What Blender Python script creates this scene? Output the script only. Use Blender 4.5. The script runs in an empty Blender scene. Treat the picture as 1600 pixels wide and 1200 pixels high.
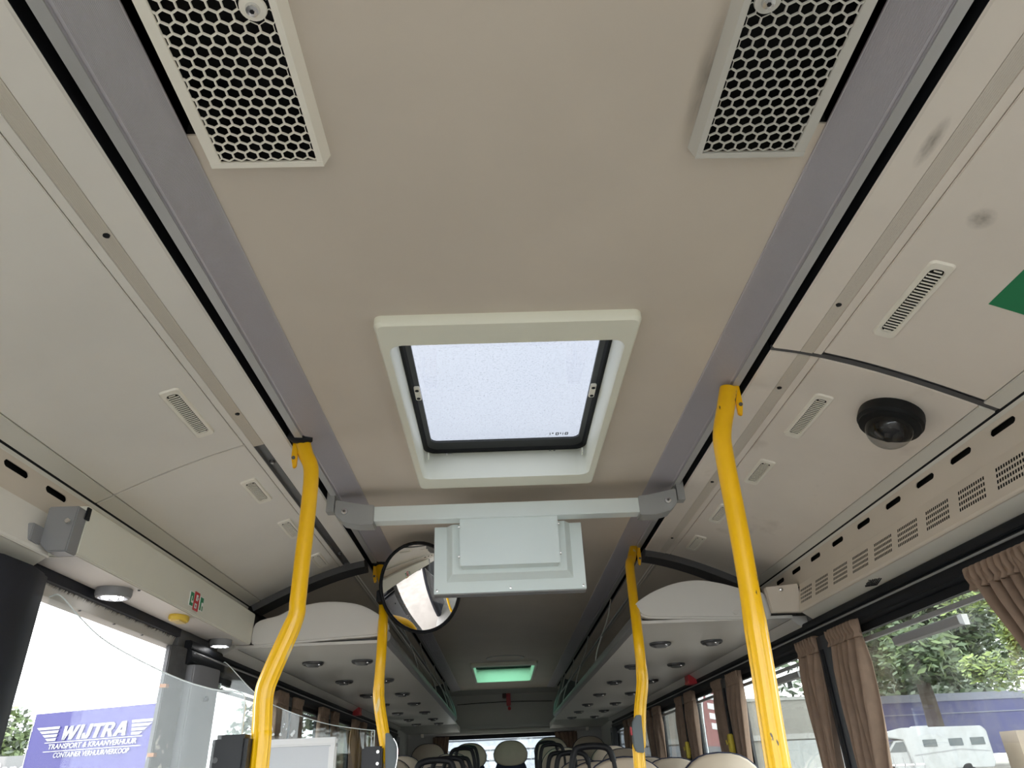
import bpy, bmesh, math, random
import numpy as np
from mathutils import Vector, Matrix, Euler
random.seed(7)
S = bpy.context.scene
COL = S.collection
# ------------------------------------------------------------------ camera
CAM = Vector((-0.046, 0.0, 1.25))
FPX = 1110.0
PITCH, YAW, ROLL = math.radians(28.794), math.radians(1.935), math.radians(-2.6415)
_F = Vector((math.sin(YAW)*math.cos(PITCH), math.cos(YAW)*math.cos(PITCH), math.sin(PITCH)))
_R = Vector((math.cos(YAW), -math.sin(YAW), 0)); _U = _R.cross(_F)
_R2 = math.cos(ROLL)*_R + math.sin(ROLL)*_U
_U2 = -math.sin(ROLL)*_R + math.cos(ROLL)*_U
cam_data = bpy.data.cameras.new('camera'); cam = bpy.data.objects.new('camera', cam_data); COL.objects.link(cam)
cam.matrix_world = Matrix(((_R2.x, _U2.x, -_F.x, CAM.x), (_R2.y, _U2.y, -_F.y, CAM.y), (_R2.z, _U2.z, -_F.z, CAM.z), (0, 0, 0, 1)))
cam_data.sensor_width = 36; cam_data.lens = FPX/1600*36; cam_data.clip_start = 0.02; cam_data.clip_end = 500
S.camera = cam
# ------------------------------------------------------------------ overcast sky and exposure
SKY = 3.4
w = bpy.data.worlds.new('overcast_sky'); S.world = w; w.use_nodes = True
nt = w.node_tree; bg = nt.nodes['Background']
tc = nt.nodes.new('ShaderNodeTexCoord'); nz = nt.nodes.new('ShaderNodeTexNoise'); nz.inputs['Scale'].default_value = 2.2; nz.inputs['Detail'].default_value = 5
rp = nt.nodes.new('ShaderNodeValToRGB')
rp.color_ramp.elements[0].position = .35; rp.color_ramp.elements[0].color = (.86, .90, .96, 1)
rp.color_ramp.elements[1].position = .65; rp.color_ramp.elements[1].color = (.98, .99, 1.0, 1)
nt.links.new(tc.outputs['Generated'], nz.inputs['Vector']); nt.links.new(nz.outputs['Fac'], rp.inputs['Fac']); nt.links.new(rp.outputs['Color'], bg.inputs['Color'])
bg.inputs['Strength'].default_value = SKY
S.view_settings.view_transform = 'Standard'; S.view_settings.look = 'None'; S.view_settings.gamma = 1
S.view_settings.use_curve_mapping = False
S.view_settings.exposure = 1.16
S.cycles.max_bounces = 12; S.cycles.diffuse_bounces = 8; S.cycles.transparent_max_bounces = 24
S.cycles.sample_clamp_indirect = 6.0
# ------------------------------------------------------------------ materials
MATS = {}
def mat(name, col, rough=.5, metal=0, var=0.0, vscale=3.0, bump=0.0, bscale=200, spec=.5, dark=None, coat=0):
    if name in MATS: return MATS[name]
    m = bpy.data.materials.new(name); m.use_nodes = True; t = m.node_tree; b = t.nodes['Principled BSDF']
    b.inputs['Base Color'].default_value = (*col, 1); b.inputs['Roughness'].default_value = rough; b.inputs['Metallic'].default_value = metal
    b.inputs['Specular IOR Level'].default_value = spec
    if coat: b.inputs['Coat Weight'].default_value = coat; b.inputs['Coat Roughness'].default_value = .08
    co = t.nodes.new('ShaderNodeTexCoord')
    if var:
        n = t.nodes.new('ShaderNodeTexNoise'); n.inputs['Scale'].default_value = vscale; n.inputs['Detail'].default_value = 6
        r = t.nodes.new('ShaderNodeValToRGB'); d = dark or tuple(c*(1-var) for c in col)
        r.color_ramp.elements[0].position = .38; r.color_ramp.elements[0].color = (*d, 1)
        r.color_ramp.elements[1].position = .6; r.color_ramp.elements[1].color = (*col, 1)
        t.links.new(co.outputs['Object'], n.inputs['Vector']); t.links.new(n.outputs['Fac'], r.inputs['Fac']); t.links.new(r.outputs['Color'], b.inputs['Base Color'])
    if bump:
        n2 = t.nodes.new('ShaderNodeTexNoise'); n2.inputs['Scale'].default_value = bscale; n2.inputs['Detail'].default_value = 3
        bp = t.nodes.new('ShaderNodeBump'); bp.inputs['Strength'].default_value = bump; bp.inputs['Distance'].default_value = .002
        t.links.new(co.outputs['Object'], n2.inputs['Vector']); t.links.new(n2.outputs['Fac'], bp.inputs['Height']); t.links.new(bp.outputs['Normal'], b.inputs['Normal'])
    MATS[name] = m; return m
def spots(m, col, scale, lo, hi, stretch=(1, 1, 1), soft=.02):
    """marks of another colour with a shape of their own (scuffs, chips) on top of a material"""
    t = m.node_tree; b = t.nodes['Principled BSDF']; src = b.inputs['Base Color']
    mix = t.nodes.new('ShaderNodeMix'); mix.data_type = 'RGBA'
    if src.is_linked: t.links.new(src.links[0].from_socket, mix.inputs[6])
    else: mix.inputs[6].default_value = src.default_value
    mix.inputs[7].default_value = (*col, 1)
    co = t.nodes.new('ShaderNodeTexCoord'); mp = t.nodes.new('ShaderNodeMapping'); mp.inputs['Scale'].default_value = stretch
    n = t.nodes.new('ShaderNodeTexNoise'); n.inputs['Scale'].default_value = scale; n.inputs['Detail'].default_value = 4
    r = t.nodes.new('ShaderNodeValToRGB'); r.color_ramp.elements[0].position = lo; r.color_ramp.elements[0].color = (0, 0, 0, 1); r.color_ramp.elements[1].position = hi; r.color_ramp.elements[1].color = (1, 1, 1, 1)
    t.links.new(co.outputs['Object'], mp.inputs['Vector']); t.links.new(mp.outputs['Vector'], n.inputs['Vector']); t.links.new(n.outputs['Fac'], r.inputs['Fac'])
    t.links.new(r.outputs['Color'], mix.inputs[0]); t.links.new(mix.outputs[2], b.inputs['Base Color'])
def glass(name, tint=(.93, .95, .94), gloss=.1, dirt=None, dscale=60, dpos=(.55, .75), dmax=.5):
    if name in MATS: return MATS[name]
    m = bpy.data.materials.new(name); m.use_nodes = True; t = m.node_tree; t.nodes.clear()
    out = t.nodes.new('ShaderNodeOutputMaterial'); tr = t.nodes.new('ShaderNodeBsdfTransparent'); tr.inputs['Color'].default_value = (*tint, 1)
    gl = t.nodes.new('ShaderNodeBsdfGlossy'); gl.inputs['Roughness'].default_value = .03
    fr = t.nodes.new('ShaderNodeFresnel'); 
    ge = t.nodes.new('ShaderNodeNewGeometry'); io = t.nodes.new('ShaderNodeMapRange')      # same reflectance from either face of the sheet
    io.inputs['To Min'].default_value = 1.45; io.inputs['To Max'].default_value = 1/1.45
    t.links.new(ge.outputs['Backfacing'], io.inputs['Value']); t.links.new(io.outputs[0], fr.inputs['IOR'])
    mx = t.nodes.new('ShaderNodeMixShader'); t.links.new(fr.outputs['Fac'], mx.inputs[0]); t.links.new(tr.outputs[0], mx.inputs[1]); t.links.new(gl.outputs[0], mx.inputs[2])
    last = mx
    if dirt:
        co = t.nodes.new('ShaderNodeTexCoord'); n = t.nodes.new('ShaderNodeTexNoise'); n.inputs['Scale'].default_value = dscale; n.inputs['Detail'].default_value = 5; n.inputs['Roughness'].default_value = .7
        r = t.nodes.new('ShaderNodeValToRGB'); r.color_ramp.elements[0].position = dpos[0]; r.color_ramp.elements[0].color = (0, 0, 0, 1); r.color_ramp.elements[1].position = dpos[1]; r.color_ramp.elements[1].color = (dmax, dmax, dmax, 1)
        df = t.nodes.new('ShaderNodeBsdfDiffuse'); df.inputs['Color'].default_value = (*dirt, 1)
        m2 = t.nodes.new('ShaderNodeMixShader'); t.links.new(co.outputs['Object'], n.inputs['Vector']); t.links.new(n.outputs['Fac'], r.inputs['Fac']); t.links.new(r.outputs['Color'], m2.inputs[0])
        t.links.new(mx.outputs[0], m2.inputs[1]); t.links.new(df.outputs[0], m2.inputs[2]); last = m2
    t.links.new(last.outputs[0], out.inputs['Surface']); MATS[name] = m; return m
def emit(name, col, st):
    m = bpy.data.materials.new(name); m.use_nodes = True; b = m.node_tree.nodes['Principled BSDF']
    b.inputs['Base Color'].default_value = (*col, 1); b.inputs['Emission Color'].default_value = (*col, 1); b.inputs['Emission Strength'].default_value = st
    MATS[name] = m; return m
CEIL = mat('ceiling_laminate', (.67, .595, .51), .5, var=.05, vscale=2.5, bump=.05, bscale=500)
PANEL = mat('cover_laminate', (.85, .78, .705), .45, var=.05, vscale=3)
spots(PANEL, (.66, .59, .52), 7, .64, .80, (1, .6, 1))
PANELL = mat('door_side_laminate', (.83, .795, .74), .45, var=.04, vscale=3)
STRIPM = mat('outer_strip', (.72, .70, .64), .4, var=.03)
GREENGREY = mat('greenish_cover', (.74, .73, .65), .4, var=.04)
ALU = mat('ribbed_aluminium', (.55, .53, .57), .45, .25)
ALUF = mat('flat_aluminium', (.48, .48, .48), .40, .25)
SILVER = mat('silver_paint', (.76, .84, .84), .42, .12, var=.03)
STEEL = mat('bolt_steel', (.75, .75, .75), .25, .95)
BLACK = mat('black_rubber', (.009, .010, .013), .55, spec=.22)
NAVYBLK = mat('black_door_rubber', (.009, .011, .020), .6, var=.3, vscale=12)
DARK = mat('dark_void', (.006, .006, .006), .9)
DGREY = mat('dark_grey_metal', (.10, .10, .105), .45, .2)
MGREY = mat('mid_grey_metal', (.30, .30, .31), .45, .3, var=.05)
WHITEP = mat('white_plastic', (.90, .86, .77), .4)
HATCHP = mat('hatch_plastic', (.86, .86, .74), .42, var=.03)
YELLOW = mat('yellow_paint', (1.0, .555, .0), .32, coat=.15, var=.05, vscale=8)
YELLOWW = mat('yellow_paint_worn', (1.0, .555, .0), .32, coat=.15, var=.06, vscale=8)
spots(YELLOWW, (.03, .025, .02), 34, .665, .69, (1.2, 1.2, .45))
spots(YELLOW, (.86, .66, .30), 16, .70, .74, (1.2, 1.2, .35))
YPLAST = mat('yellow_plastic', (.72, .50, .06), .4)
RED = mat('red_plastic', (.45, .02, .03), .4)
REDSTK = mat('red_sticker', (.50, .03, .04), .5)
GREENSTK = mat('green_sticker', (.02, .24, .10), .45)
WHITES = mat('white_print', (.85, .85, .85), .5)
CREAM = mat('cream_leather', (.50, .41, .32), .5, var=.06, vscale=9)
NAVY = mat('navy_fabric', (.012, .016, .045), .8, var=.3, vscale=60)
CURT = mat('brown_curtain', (.24, .165, .12), .9, var=.1, vscale=30, bump=.15, bscale=900)
FLOORM = mat('floor_vinyl', (.26, .245, .23), .6, var=.15, vscale=30)
WALLM = mat('lower_wall', (.30, .29, .28), .6)
MIRROR = mat('mirror_glass', (.92, .92, .92), .015, 1.0)
CHAN = mat('channel_metal', (.20, .20, .205), .4, .5)
CLEARS = mat('ribbed_plastic_strip', (.68, .63, .56), .28)
GLASS = glass('window_glass', (.86, .89, .87), dirt=(.75, .75, .72), dscale=9, dpos=(.45, .8), dmax=.22)
GLASS2 = glass('tinted_window_glass', (.68, .71, .70), dirt=(.75, .75, .72), dscale=9, dpos=(.45, .8), dmax=.16)  # tint added on the rear windows to dim the daylight there
ACRYL = glass('acrylic', (.93, .95, .95), dirt=(.8, .8, .8), dscale=6, dpos=(.5, .8), dmax=.05)
HGLASS = glass('hatch_glass', (.345, .355, .375), dirt=(.08, .08, .07), dscale=150, dpos=(.56, .74), dmax=.6)
HGREEN = glass('green_hatch_glass', (.30, .48, .40))
EDGE = mat('acrylic_edge', (.75, .80, .80), .3)
LED = emit('led_white', (1, 1, 1), 7)
# ------------------------------------------------------------------ mesh helpers
ORG = {}
class MB:
    def __init__(s): s.v = []; s.f = []
    def add(s, vs, fs):
        o = len(s.v); s.v += [tuple(v) for v in vs]; s.f += [tuple(i+o for i in f) for f in fs]; return s
    def box(s, x0, x1, y0, y1, z0, z1):
        x0, x1 = min(x0, x1), max(x0, x1); y0, y1 = min(y0, y1), max(y0, y1); z0, z1 = min(z0, z1), max(z0, z1)
        return s.add([(x0,y0,z0),(x1,y0,z0),(x1,y1,z0),(x0,y1,z0),(x0,y0,z1),(x1,y0,z1),(x1,y1,z1),(x0,y1,z1)],
                     [(0,3,2,1),(4,5,6,7),(0,1,5,4),(1,2,6,5),(2,3,7,6),(3,0,4,7)])
    def loft(s, loops, cap0=False, cap1=False, closed=True):
        n = len(loops[0]); o = len(s.v)
        for l in loops: s.v += [tuple(p) for p in l]
        for k in range(len(loops)-1):
            for i in range(n if closed else n-1):
                j = (i+1) % n
                s.f.append((o+k*n+i, o+k*n+j, o+(k+1)*n+j, o+(k+1)*n+i))
        if cap0: s.f.append(tuple(o+i for i in reversed(range(n))))
        if cap1: s.f.append(tuple(o+(len(loops)-1)*n+i for i in range(n)))
        return s
    def prism(s, poly, axis, a, b):
        """poly: 2D outline in the other two axes, extruded along axis from a to b"""
        def P(p, t): return (t, p[0], p[1]) if axis == 'x' else (p[0], t, p[1]) if axis == 'y' else (p[0], p[1], t)
        return s.loft([[P(p, a) for p in poly], [P(p, b) for p in poly]], True, True)
    def tube(s, path, r, n=14, ribs=0, caps=True, flat=1.0):
        P = [Vector(p) for p in path]; loops = []
        rr = r if isinstance(r, (list, tuple)) else [r]*len(P)
        t0 = (P[1]-P[0]).normalized(); up = Vector((0,1,0)) if abs(t0.y) < .9 else Vector((1,0,0)); u = t0.cross(up).normalized()
        for i, p in enumerate(P):
            t = ((P[min(i+1,len(P)-1)]-p).normalized() + (p-P[max(i-1,0)]).normalized()).normalized()
            u = (u - t*u.dot(t)).normalized(); vv = t.cross(u)
            loops.append([p + (u*math.cos(a)*flat + vv*math.sin(a))*rr[i]*(1 + (.045*math.cos(a*ribs) if ribs and rr[i] >= r_rib else 0)) for a in [2*math.pi*k/n for k in range(n)]])
        return s.loft(loops, caps, caps)
    def lathe(s, prof, c, ax=2, n=24, sc=(1, 1)):
        loops = []
        for r, h in prof:
            L = []
            for k in range(n):
                a = 2*math.pi*k/n; q = [r*math.cos(a)*sc[0], r*math.sin(a)*sc[1]]
                q.insert(ax, h); L.append((c[0]+q[0], c[1]+q[1], c[2]+q[2]))
            loops.append(L)
        return s.loft(loops, True, True)
    def build(s, name, m, parent=None, smooth=False, bevel=0, org=None, angle=40):
        V = np.array(s.v, dtype=float)
        if org is None:
            lo, hi = V.min(0), V.max(0); org = ((lo[0]+hi[0])/2, (lo[1]+hi[1])/2, lo[2])
        org = Vector(org)
        me = bpy.data.meshes.new(name); me.from_pydata([tuple(Vector(v)-org) for v in s.v], [], s.f)
        bm = bmesh.new(); bm.from_mesh(me); bmesh.ops.recalc_face_normals(bm, faces=bm.faces)
        if bevel:
            es = [e for e in bm.edges if len(e.link_faces) == 2 and e.calc_face_angle(0) > .6]
            bmesh.ops.bevel(bm, geom=es, offset=bevel, segments=2, affect='EDGES', clamp_overlap=True)
        bm.to_mesh(me); bm.free()
        if smooth or bevel:
            me.polygons.foreach_set('use_smooth', [True]*len(me.polygons)); me.set_sharp_from_angle(angle=math.radians(angle))
        me.materials.append(m); o = bpy.data.objects.new(name, me); COL.objects.link(o)
        po = ORG[parent.name] if parent else Vector((0,0,0))
        o.location = org - po; o.parent = parent; ORG[o.name] = org
        return o
r_rib = 9
def tag(o, label, cat=None, group=None, kind=None):
    o['label'] = label
    if cat: o['category'] = cat
    if group: o['group'] = group
    if kind: o['kind'] = kind
    return o
def struct(o, label, cat): o['kind'] = 'structure'; o['label'] = label; o['category'] = cat; return o
def thing(name, loc, label, cat, group=None):
    o = bpy.data.objects.new(name, None); o.empty_display_size = .05; COL.objects.link(o); o.location = loc; ORG[o.name] = Vector(loc)
    return tag(o, label, cat, group)
def dup(o, loc=None, rot=None, label=None, parent=None):
    c = o.copy(); COL.objects.link(c); c.parent = parent
    if loc is not None: c.location = loc
    if rot is not None: c.rotation_euler = rot
    if label: c['label'] = label
    for ch in list(o.children): dup(ch, parent=c)
    return c
def smooth_path(pts, n=6):
    P = [Vector(p) for p in pts]; P = [P[0]*2-P[1]] + P + [P[-1]*2-P[-2]]; out = []
    for i in range(1, len(P)-2):
        for k in range(n):
            t = k/n; a, b, c, d = P[i-1], P[i], P[i+1], P[i+2]
            out.append(.5*((2*b) + (c-a)*t + (2*a-5*b+4*c-d)*t*t + (3*b-a-3*c+d)*t**3))
    out.append(P[-2]); return out
def rrect(x0, x1, y0, y1, z, r, n=5):
    out = []
    for cx, cy, a0 in ((x1-r, y1-r, 0), (x0+r, y1-r, 90), (x0+r, y0+r, 180), (x1-r, y0+r, 270)):
        for k in range(n+1):
            a = math.radians(a0+90*k/n); out.append((cx+r*math.cos(a), cy+r*math.sin(a), z))
    return out
def plate(mb, x0, x1, y0, y1, z, holes, th=.004):
    xs = sorted({x0, x1, *[h[i] for h in holes for i in (0, 1)]}); ys = sorted({y0, y1, *[h[i] for h in holes for i in (2, 3)]})
    for a, b in zip(xs, xs[1:]):
        for c, d in zip(ys, ys[1:]):
            mx, my = (a+b)/2, (c+d)/2
            if any(h[0] < mx < h[1] and h[2] < my < h[3] for h in holes): continue
            mb.box(a, b, c, d, z, z+th)
    return mb
def text_mesh(name, body, size, m, parent, origin, xdir, ydir, align='CENTER', shear=0, bold=0, width=None, depth=.004, space=1.0):
    cu = bpy.data.curves.new(name, 'FONT'); cu.body = body; cu.size = size; cu.align_x = align; cu.align_y = 'BOTTOM_BASELINE'; cu.shear = shear; cu.offset = bold; cu.extrude = depth; cu.resolution_u = 3; cu.space_character = space
    ob = bpy.data.objects.new(name, cu); COL.objects.link(ob)
    dg = bpy.context.evaluated_depsgraph_get(); dg.update(); me = bpy.data.meshes.new_from_object(ob.evaluated_get(dg)); bpy.data.objects.remove(ob)
    X = Vector(xdir).normalized(); Y = Vector(ydir).normalized(); Z = X.cross(Y); org = Vector(origin)
    xs = [v.co.x for v in me.vertices]; sx = width/(max(xs)-min(xs)) if width else 1
    for v in me.vertices:
        c = v.co.copy(); v.co = X*c.x*sx + Y*c.y + Z*c.z
    me.materials.clear(); me.materials.append(m); o = bpy.data.objects.new(name, me); COL.objects.link(o)
    po = ORG[parent.name] if parent else Vector((0,0,0)); o.location = org-po; o.parent = parent; ORG[o.name] = org
    return o
# ================================================================== STRUCTURE
Y0, Y1 = -.85, 10.0
_px = [.676, .762, .870, 1.003, 1.115, 1.2]; _pz = [2.18, 2.162, 2.13, 2.077, 2.025, 1.983]
_cf = np.polyfit(_px, _pz, 3)
def secz(x): return float(np.polyval(_cf, x))
def secn(x):                       # unit normal of the cover curve, pointing down into the room (x grows outward)
    d = float(np.polyval(np.polyder(_cf), x)); l = math.hypot(1, d); return (d/l, -1/l)
def barrel(name, s, x0, x1, y0, y1, m, parent, off=0.0, th=.008, n=8, bevel=.0015, lip=0, label=None):
    xs = [x0+(x1-x0)*k/n for k in range(n+1)]
    low = []; up = []
    for x in xs:
        nx, nz_ = secn(x); low.append((x+nx*off, secz(x)+nz_*off)); up.append((x-nx*(th-off), secz(x)-nz_*(th-off)))
    if lip: low = [(x0-.004, secz(x0)+lip), (x0-.0035, secz(x0)+.004), (x0-.001, secz(x0)+.001)] + low[0:]; up = [(x0+.004, secz(x0)+lip)] + up[1:]
    poly = [(s*p[0], p[1]) for p in low + up[::-1]]
    o = MB().prism(poly, 'y', y0, y1).build(name, m, parent, bevel=bevel, angle=30)
    if label: o['label'] = label
    return o
HATCH1 = (-.317, .315, 1.378, 2.455); HATCH2 = (-.325, .325, 7.25, 8.70)
# ---- ceiling, middle field
mb = MB()
holes = [(-.305, .303, 1.40, 2.44), (-.31, .31, 7.30, 8.66), (-.54, -.335, -.3, .84), (.335, .54, -.3, .84), (-.505, -.335, .84, .900), (.335, .505, .84, .900)]
plate(mb, -.54, .54, Y0, Y1, 2.20, holes)
ceiling = struct(mb.build('ceiling', CEIL, org=(0, 2, 2.2)), 'flat grey-beige middle field of the bus ceiling around the roof hatch', 'ceiling')
mb = MB(); plate(mb, -1.36, 1.36, Y0-.1, Y1+.6, 2.352, [(-.300, .299, 1.402, 2.470), (-.309, .309, 7.275, 8.715)], .02)
mb.box(-1.36, -1.34, Y0-.1, Y1+.6, 1.79, 2.36).box(-1.36, 1.36, Y1+.1, Y1+.12, 1.7, 2.36).box(1.34, 1.36, Y0-.1, Y1+.6, 1.7, 2.36)
struct(mb.build('trim_20', DGREY, org=(0, 2, 2.4)), 'outer roof skin above the ceiling panels', 'roof')
mb = MB()
for s in (-1, 1):
    mb.box(s*.55, s*.80, Y0, Y1, 2.27, 2.28).box(s*.54, s*.55, Y0, Y1, 2.205, 2.28)
    mb.box(s*.30, s*.56, -.34, .91, 2.335, 2.345)
    mb.box(s*.325, s*.335, -.3, .900, 2.2, 2.34).box(s*.54, s*.55, -.3, .84, 2.2, 2.34).box(s*.335, s*.505, .901, .905, 2.206, 2.34).box(s*.506, s*.510, .84, .905, 2.206, 2.34).box(s*.515, s*.54, .84, .845, 2.206, 2.34)
struct(mb.build('trim_21', DARK, org=(0, 2, 2.3)), 'black void behind the ceiling slots', 'trim')
# ---- ribbed aluminium profile and slot edge, each side
for s, nm in ((-1, 'trim_1'), (1, 'trim_2')):
    low = [(.5375, 2.2005), (.5375, 2.197)]
    N = 34
    for k in range(N):
        xa = .540 + (.622-.540)*k/N; xb = .540 + (.622-.540)*(k+.5)/N
        za = 2.196 - .009*k/N; low += [(xa, za), (xa+.0003, za-.0012), (xb, za-.0012-.00013), (xb+.0003, za-.0001)]
    low += [(.6255, 2.187), (.6265, 2.1895), (.6285, 2.1895), (.6295, 2.186), (.652, 2.183), (.654, 2.186), (.654, 2.27), (.648, 2.27), (.648, 2.200)]
    poly = [(s*p[0], p[1]) for p in low] + [(s*.545, 2.2005)]
    o = MB().prism(poly, 'y', Y0, 9.6).build(nm, ALU, org=(s*.6, 2, 2.18))
    struct(o, 'ribbed aluminium ceiling profile on the %s side of the hatch' % ('door' if s < 0 else 'driver window'), 'trim')
    lip = MB().box(s*.6295, s*.6520, Y0, 9.6, 2.1815, 2.185).build('flat_edge', ALUF, o)
    # black rubber deep in the slot
    MB().tube([(s*.666, Y0, 2.236), (s*.666, 9.6, 2.236)], .009, 8).build('rubber_seal', BLACK, o, smooth=True)
# ---- side covers (curved)
for s, nm in ((-1, 'trim_3'), (1, 'trim_4')):
    P = PANELL if s < 0 else PANEL
    side = 'door' if s < 0 else 'driver window'
    core = barrel(nm, s, .68, 1.20, Y0, 9.7, MGREY, None, off=-.012, th=.01, bevel=0)
    struct(core, 'curved ceiling cove on the %s side carrying the cover panels' % side, 'ceiling cove')
    cuts = [(Y0, 1.975), (1.981, 3.40)] if s < 0 else [(Y0, 1.538), (1.556, 3.40)]
    fin, fout = (.795, 1.150) if s < 0 else (.797, 1.160)
    for i, (a, b) in enumerate(cuts):
        barrel('flap_panel', s, fin+.001, fout-.001, a, b if s < 0 or i else b-.012, P, core, off=0, n=12)
        barrel('outer_strip', s, fout+.001, 1.196, a, b, STRIPM, core, off=.001, n=3)
    for a, b in ([(Y0, 3.40)] if s < 0 else cuts):
        barrel('edge_panel', s, .680, .744, a, b, P, core, off=.001, n=4, lip=.004)
        MB().box(s*.6755, s*.679, a, b, 2.184, 2.27).build('slot_liner', BLACK, core)  # added black strip that paints the slot's shade over the lit panel edge
        barrel('inner_strip', s, .775, fin-.001, a, b, P, core, off=.0, n=2)
    # ribbed clear strip with dark plug holes
    for a, b in ([(Y0, 2.0)] if s < 0 else cuts):
        xs0 = .7455; n = 9; low = []
        for k in range(n):
            xa = xs0+(.774-xs0)*k/n; xb = xs0+(.774-xs0)*(k+.6)/n
            low += [(xa, secz(xa)-.0002), (xb, secz(xb)-.0018)]
        poly = [(s*p[0], p[1]) for p in low] + [(s*.774, secz(.774)+.006), (s*xs0, secz(xs0)+.006)]
        MB().prism(poly, 'y', a, b).build('ribbed_strip', CLEARS, core)
    if s < 0:
        MB().box(-.7465, -.745, 2.0, 3.40, 2.1650, 2.176).box(-.775, -.7735, 2.0, 3.4, 2.1575, 2.174).build('channel_wall', CHAN, core)
        MB().box(-.774, -.746, 2.0, 3.40, 2.1705, 2.1715).build('channel_bed', CHAN, core)
    for y in ([1.037, 1.785, .25] if s < 0 else [1.329, 1.727, 2.45, 3.155, .6]):
        MB().lathe([(.001, -.0035), (.006, -.0035), (.0065, 0)], (s*.7555, y, secz(.7555)), n=14).build('plug_hole', BLACK, core)
    if s < 0:
        for y in (2.143, 3.231):
            b = MB().lathe([(.002, -.008), (.009, -.008), (.010, -.003), (.010, 0)], (s*.760, y, 2.171), n=16).build('bolt', DGREY, core, smooth=True)
            MB().lathe([(.001, -.0095), (.005, -.0092), (.005, -.008)], (s*.760, y, 2.171), n=6).build('bolt_socket', STEEL, b)
    # joint between the two driver-side cover units
    if s > 0: barrel('joint_groove', s, .676, 1.197, 1.538, 1.556, DGREY, core, off=-.004, th=.004, bevel=0)
    # rubber trim line along the foot of the cove
    MB().prism([(s*1.196, 1.988), (s*1.203, 1.979), (s*1.208, 1.979), (s*1.208, 1.99)], 'y', Y0, 3.4).build('rubber_line', BLACK, core)
    MB().prism([(s*1.200, 1.982), (s*1.2015, 1.972), (s*1.208, 1.970), (s*1.21, 1.982)], 'y', Y0, 3.4).build('edge_trim', STRIPM, core, bevel=.001)
    # dark arched band closing the front covers
    barrel('arch_band', s, .68, 1.19, 3.40, 3.52, DGREY, core, off=.03, th=.05, n=14)
    # ceiling cove above the luggage racks
    barrel('rack_ceiling', s, .68, 1.20, 3.52, 9.7, CEIL, core, off=0, n=10)
    MB().prism([(s*x, secz(x)-d) for x, d in ((.745, .001), (.749, .004), (.756, .002), (.762, .004), (.768, .002), (.774, .001))]+[(s*.76, 2.2)], 'y', 3.52, 9.6).build('ribbed_strip', CLEARS, core)
# ---- side walls
def slot_strip(s, y0, y1, slots, parent):
    """vertical strip under the cove with long rounded openings"""
    mb = MB(); z0, z1, x = 1.886, 1.972, s*1.203
    zs0, zs1 = 1.940, 1.958
    ys = [y0] + [v for c in slots for v in (c-.052, c+.052)] + [y1]
    mb.box(x, x+s*.003, y0, y1, z0, zs0).box(x, x+s*.003, y0, y1, zs1, z1)
    for k in range(0, len(ys), 2): mb.box(x, x+s*.003, ys[k], ys[k+1], zs0, zs1)
    for c in slots:
        for e in (-1, 1):                      # rounded slot ends
            pts = [(c+e*.052, zs0), (c+e*.052, zs1)] + [(c+e*(.052-.013*(1-math.cos(a))) , (zs0+zs1)/2 + .013*math.sin(a)) for a in []]
            for t in (-1, 1):
                zz = zs1 if t > 0 else zs0
                mb.prism([(c+e*.052, zz), (c+e*.040, zz), (c+e*.0465, zz-t*.003), (c+e*.052, zz-t*.011)], 'x', x, x+s*.003)
    return mb.build('slot_strip', CEIL, parent)
SLR = [1.17, 1.37, 1.562, 1.745, 1.928, 2.12, 2.329, 2.542, 2.752, 2.959, 3.154]
# right (driver side)
low = MB().box(1.22, 1.27, Y0, Y1, -.02, .92)
wall_right = struct(low.build('wall_right', WALLM, org=(1.24, 3, 0)), 'grey lower side wall under the curtained windows', 'wall')
slot_strip(1, Y0, 3.4, SLR, wall_right)
MB().box(1.23, 1.235, Y0, 3.4, 1.88, 1.99).build('slot_void', DARK, wall_right)
wall_left = struct(MB().box(-1.27, -1.22, 2.88, Y1, -.02, .92).build('wall_left', WALLM, org=(-1.24, 6, 0)), 'grey lower side wall behind the open entrance door', 'wall')
slot_strip(-1, Y0, 3.4, [1.25, 1.44, 1.625, 1.801], wall_left)
MB().box(-1.235, -1.23, Y0, 3.4, 1.88, 1.99).build('slot_void', DARK, wall_left)
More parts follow.
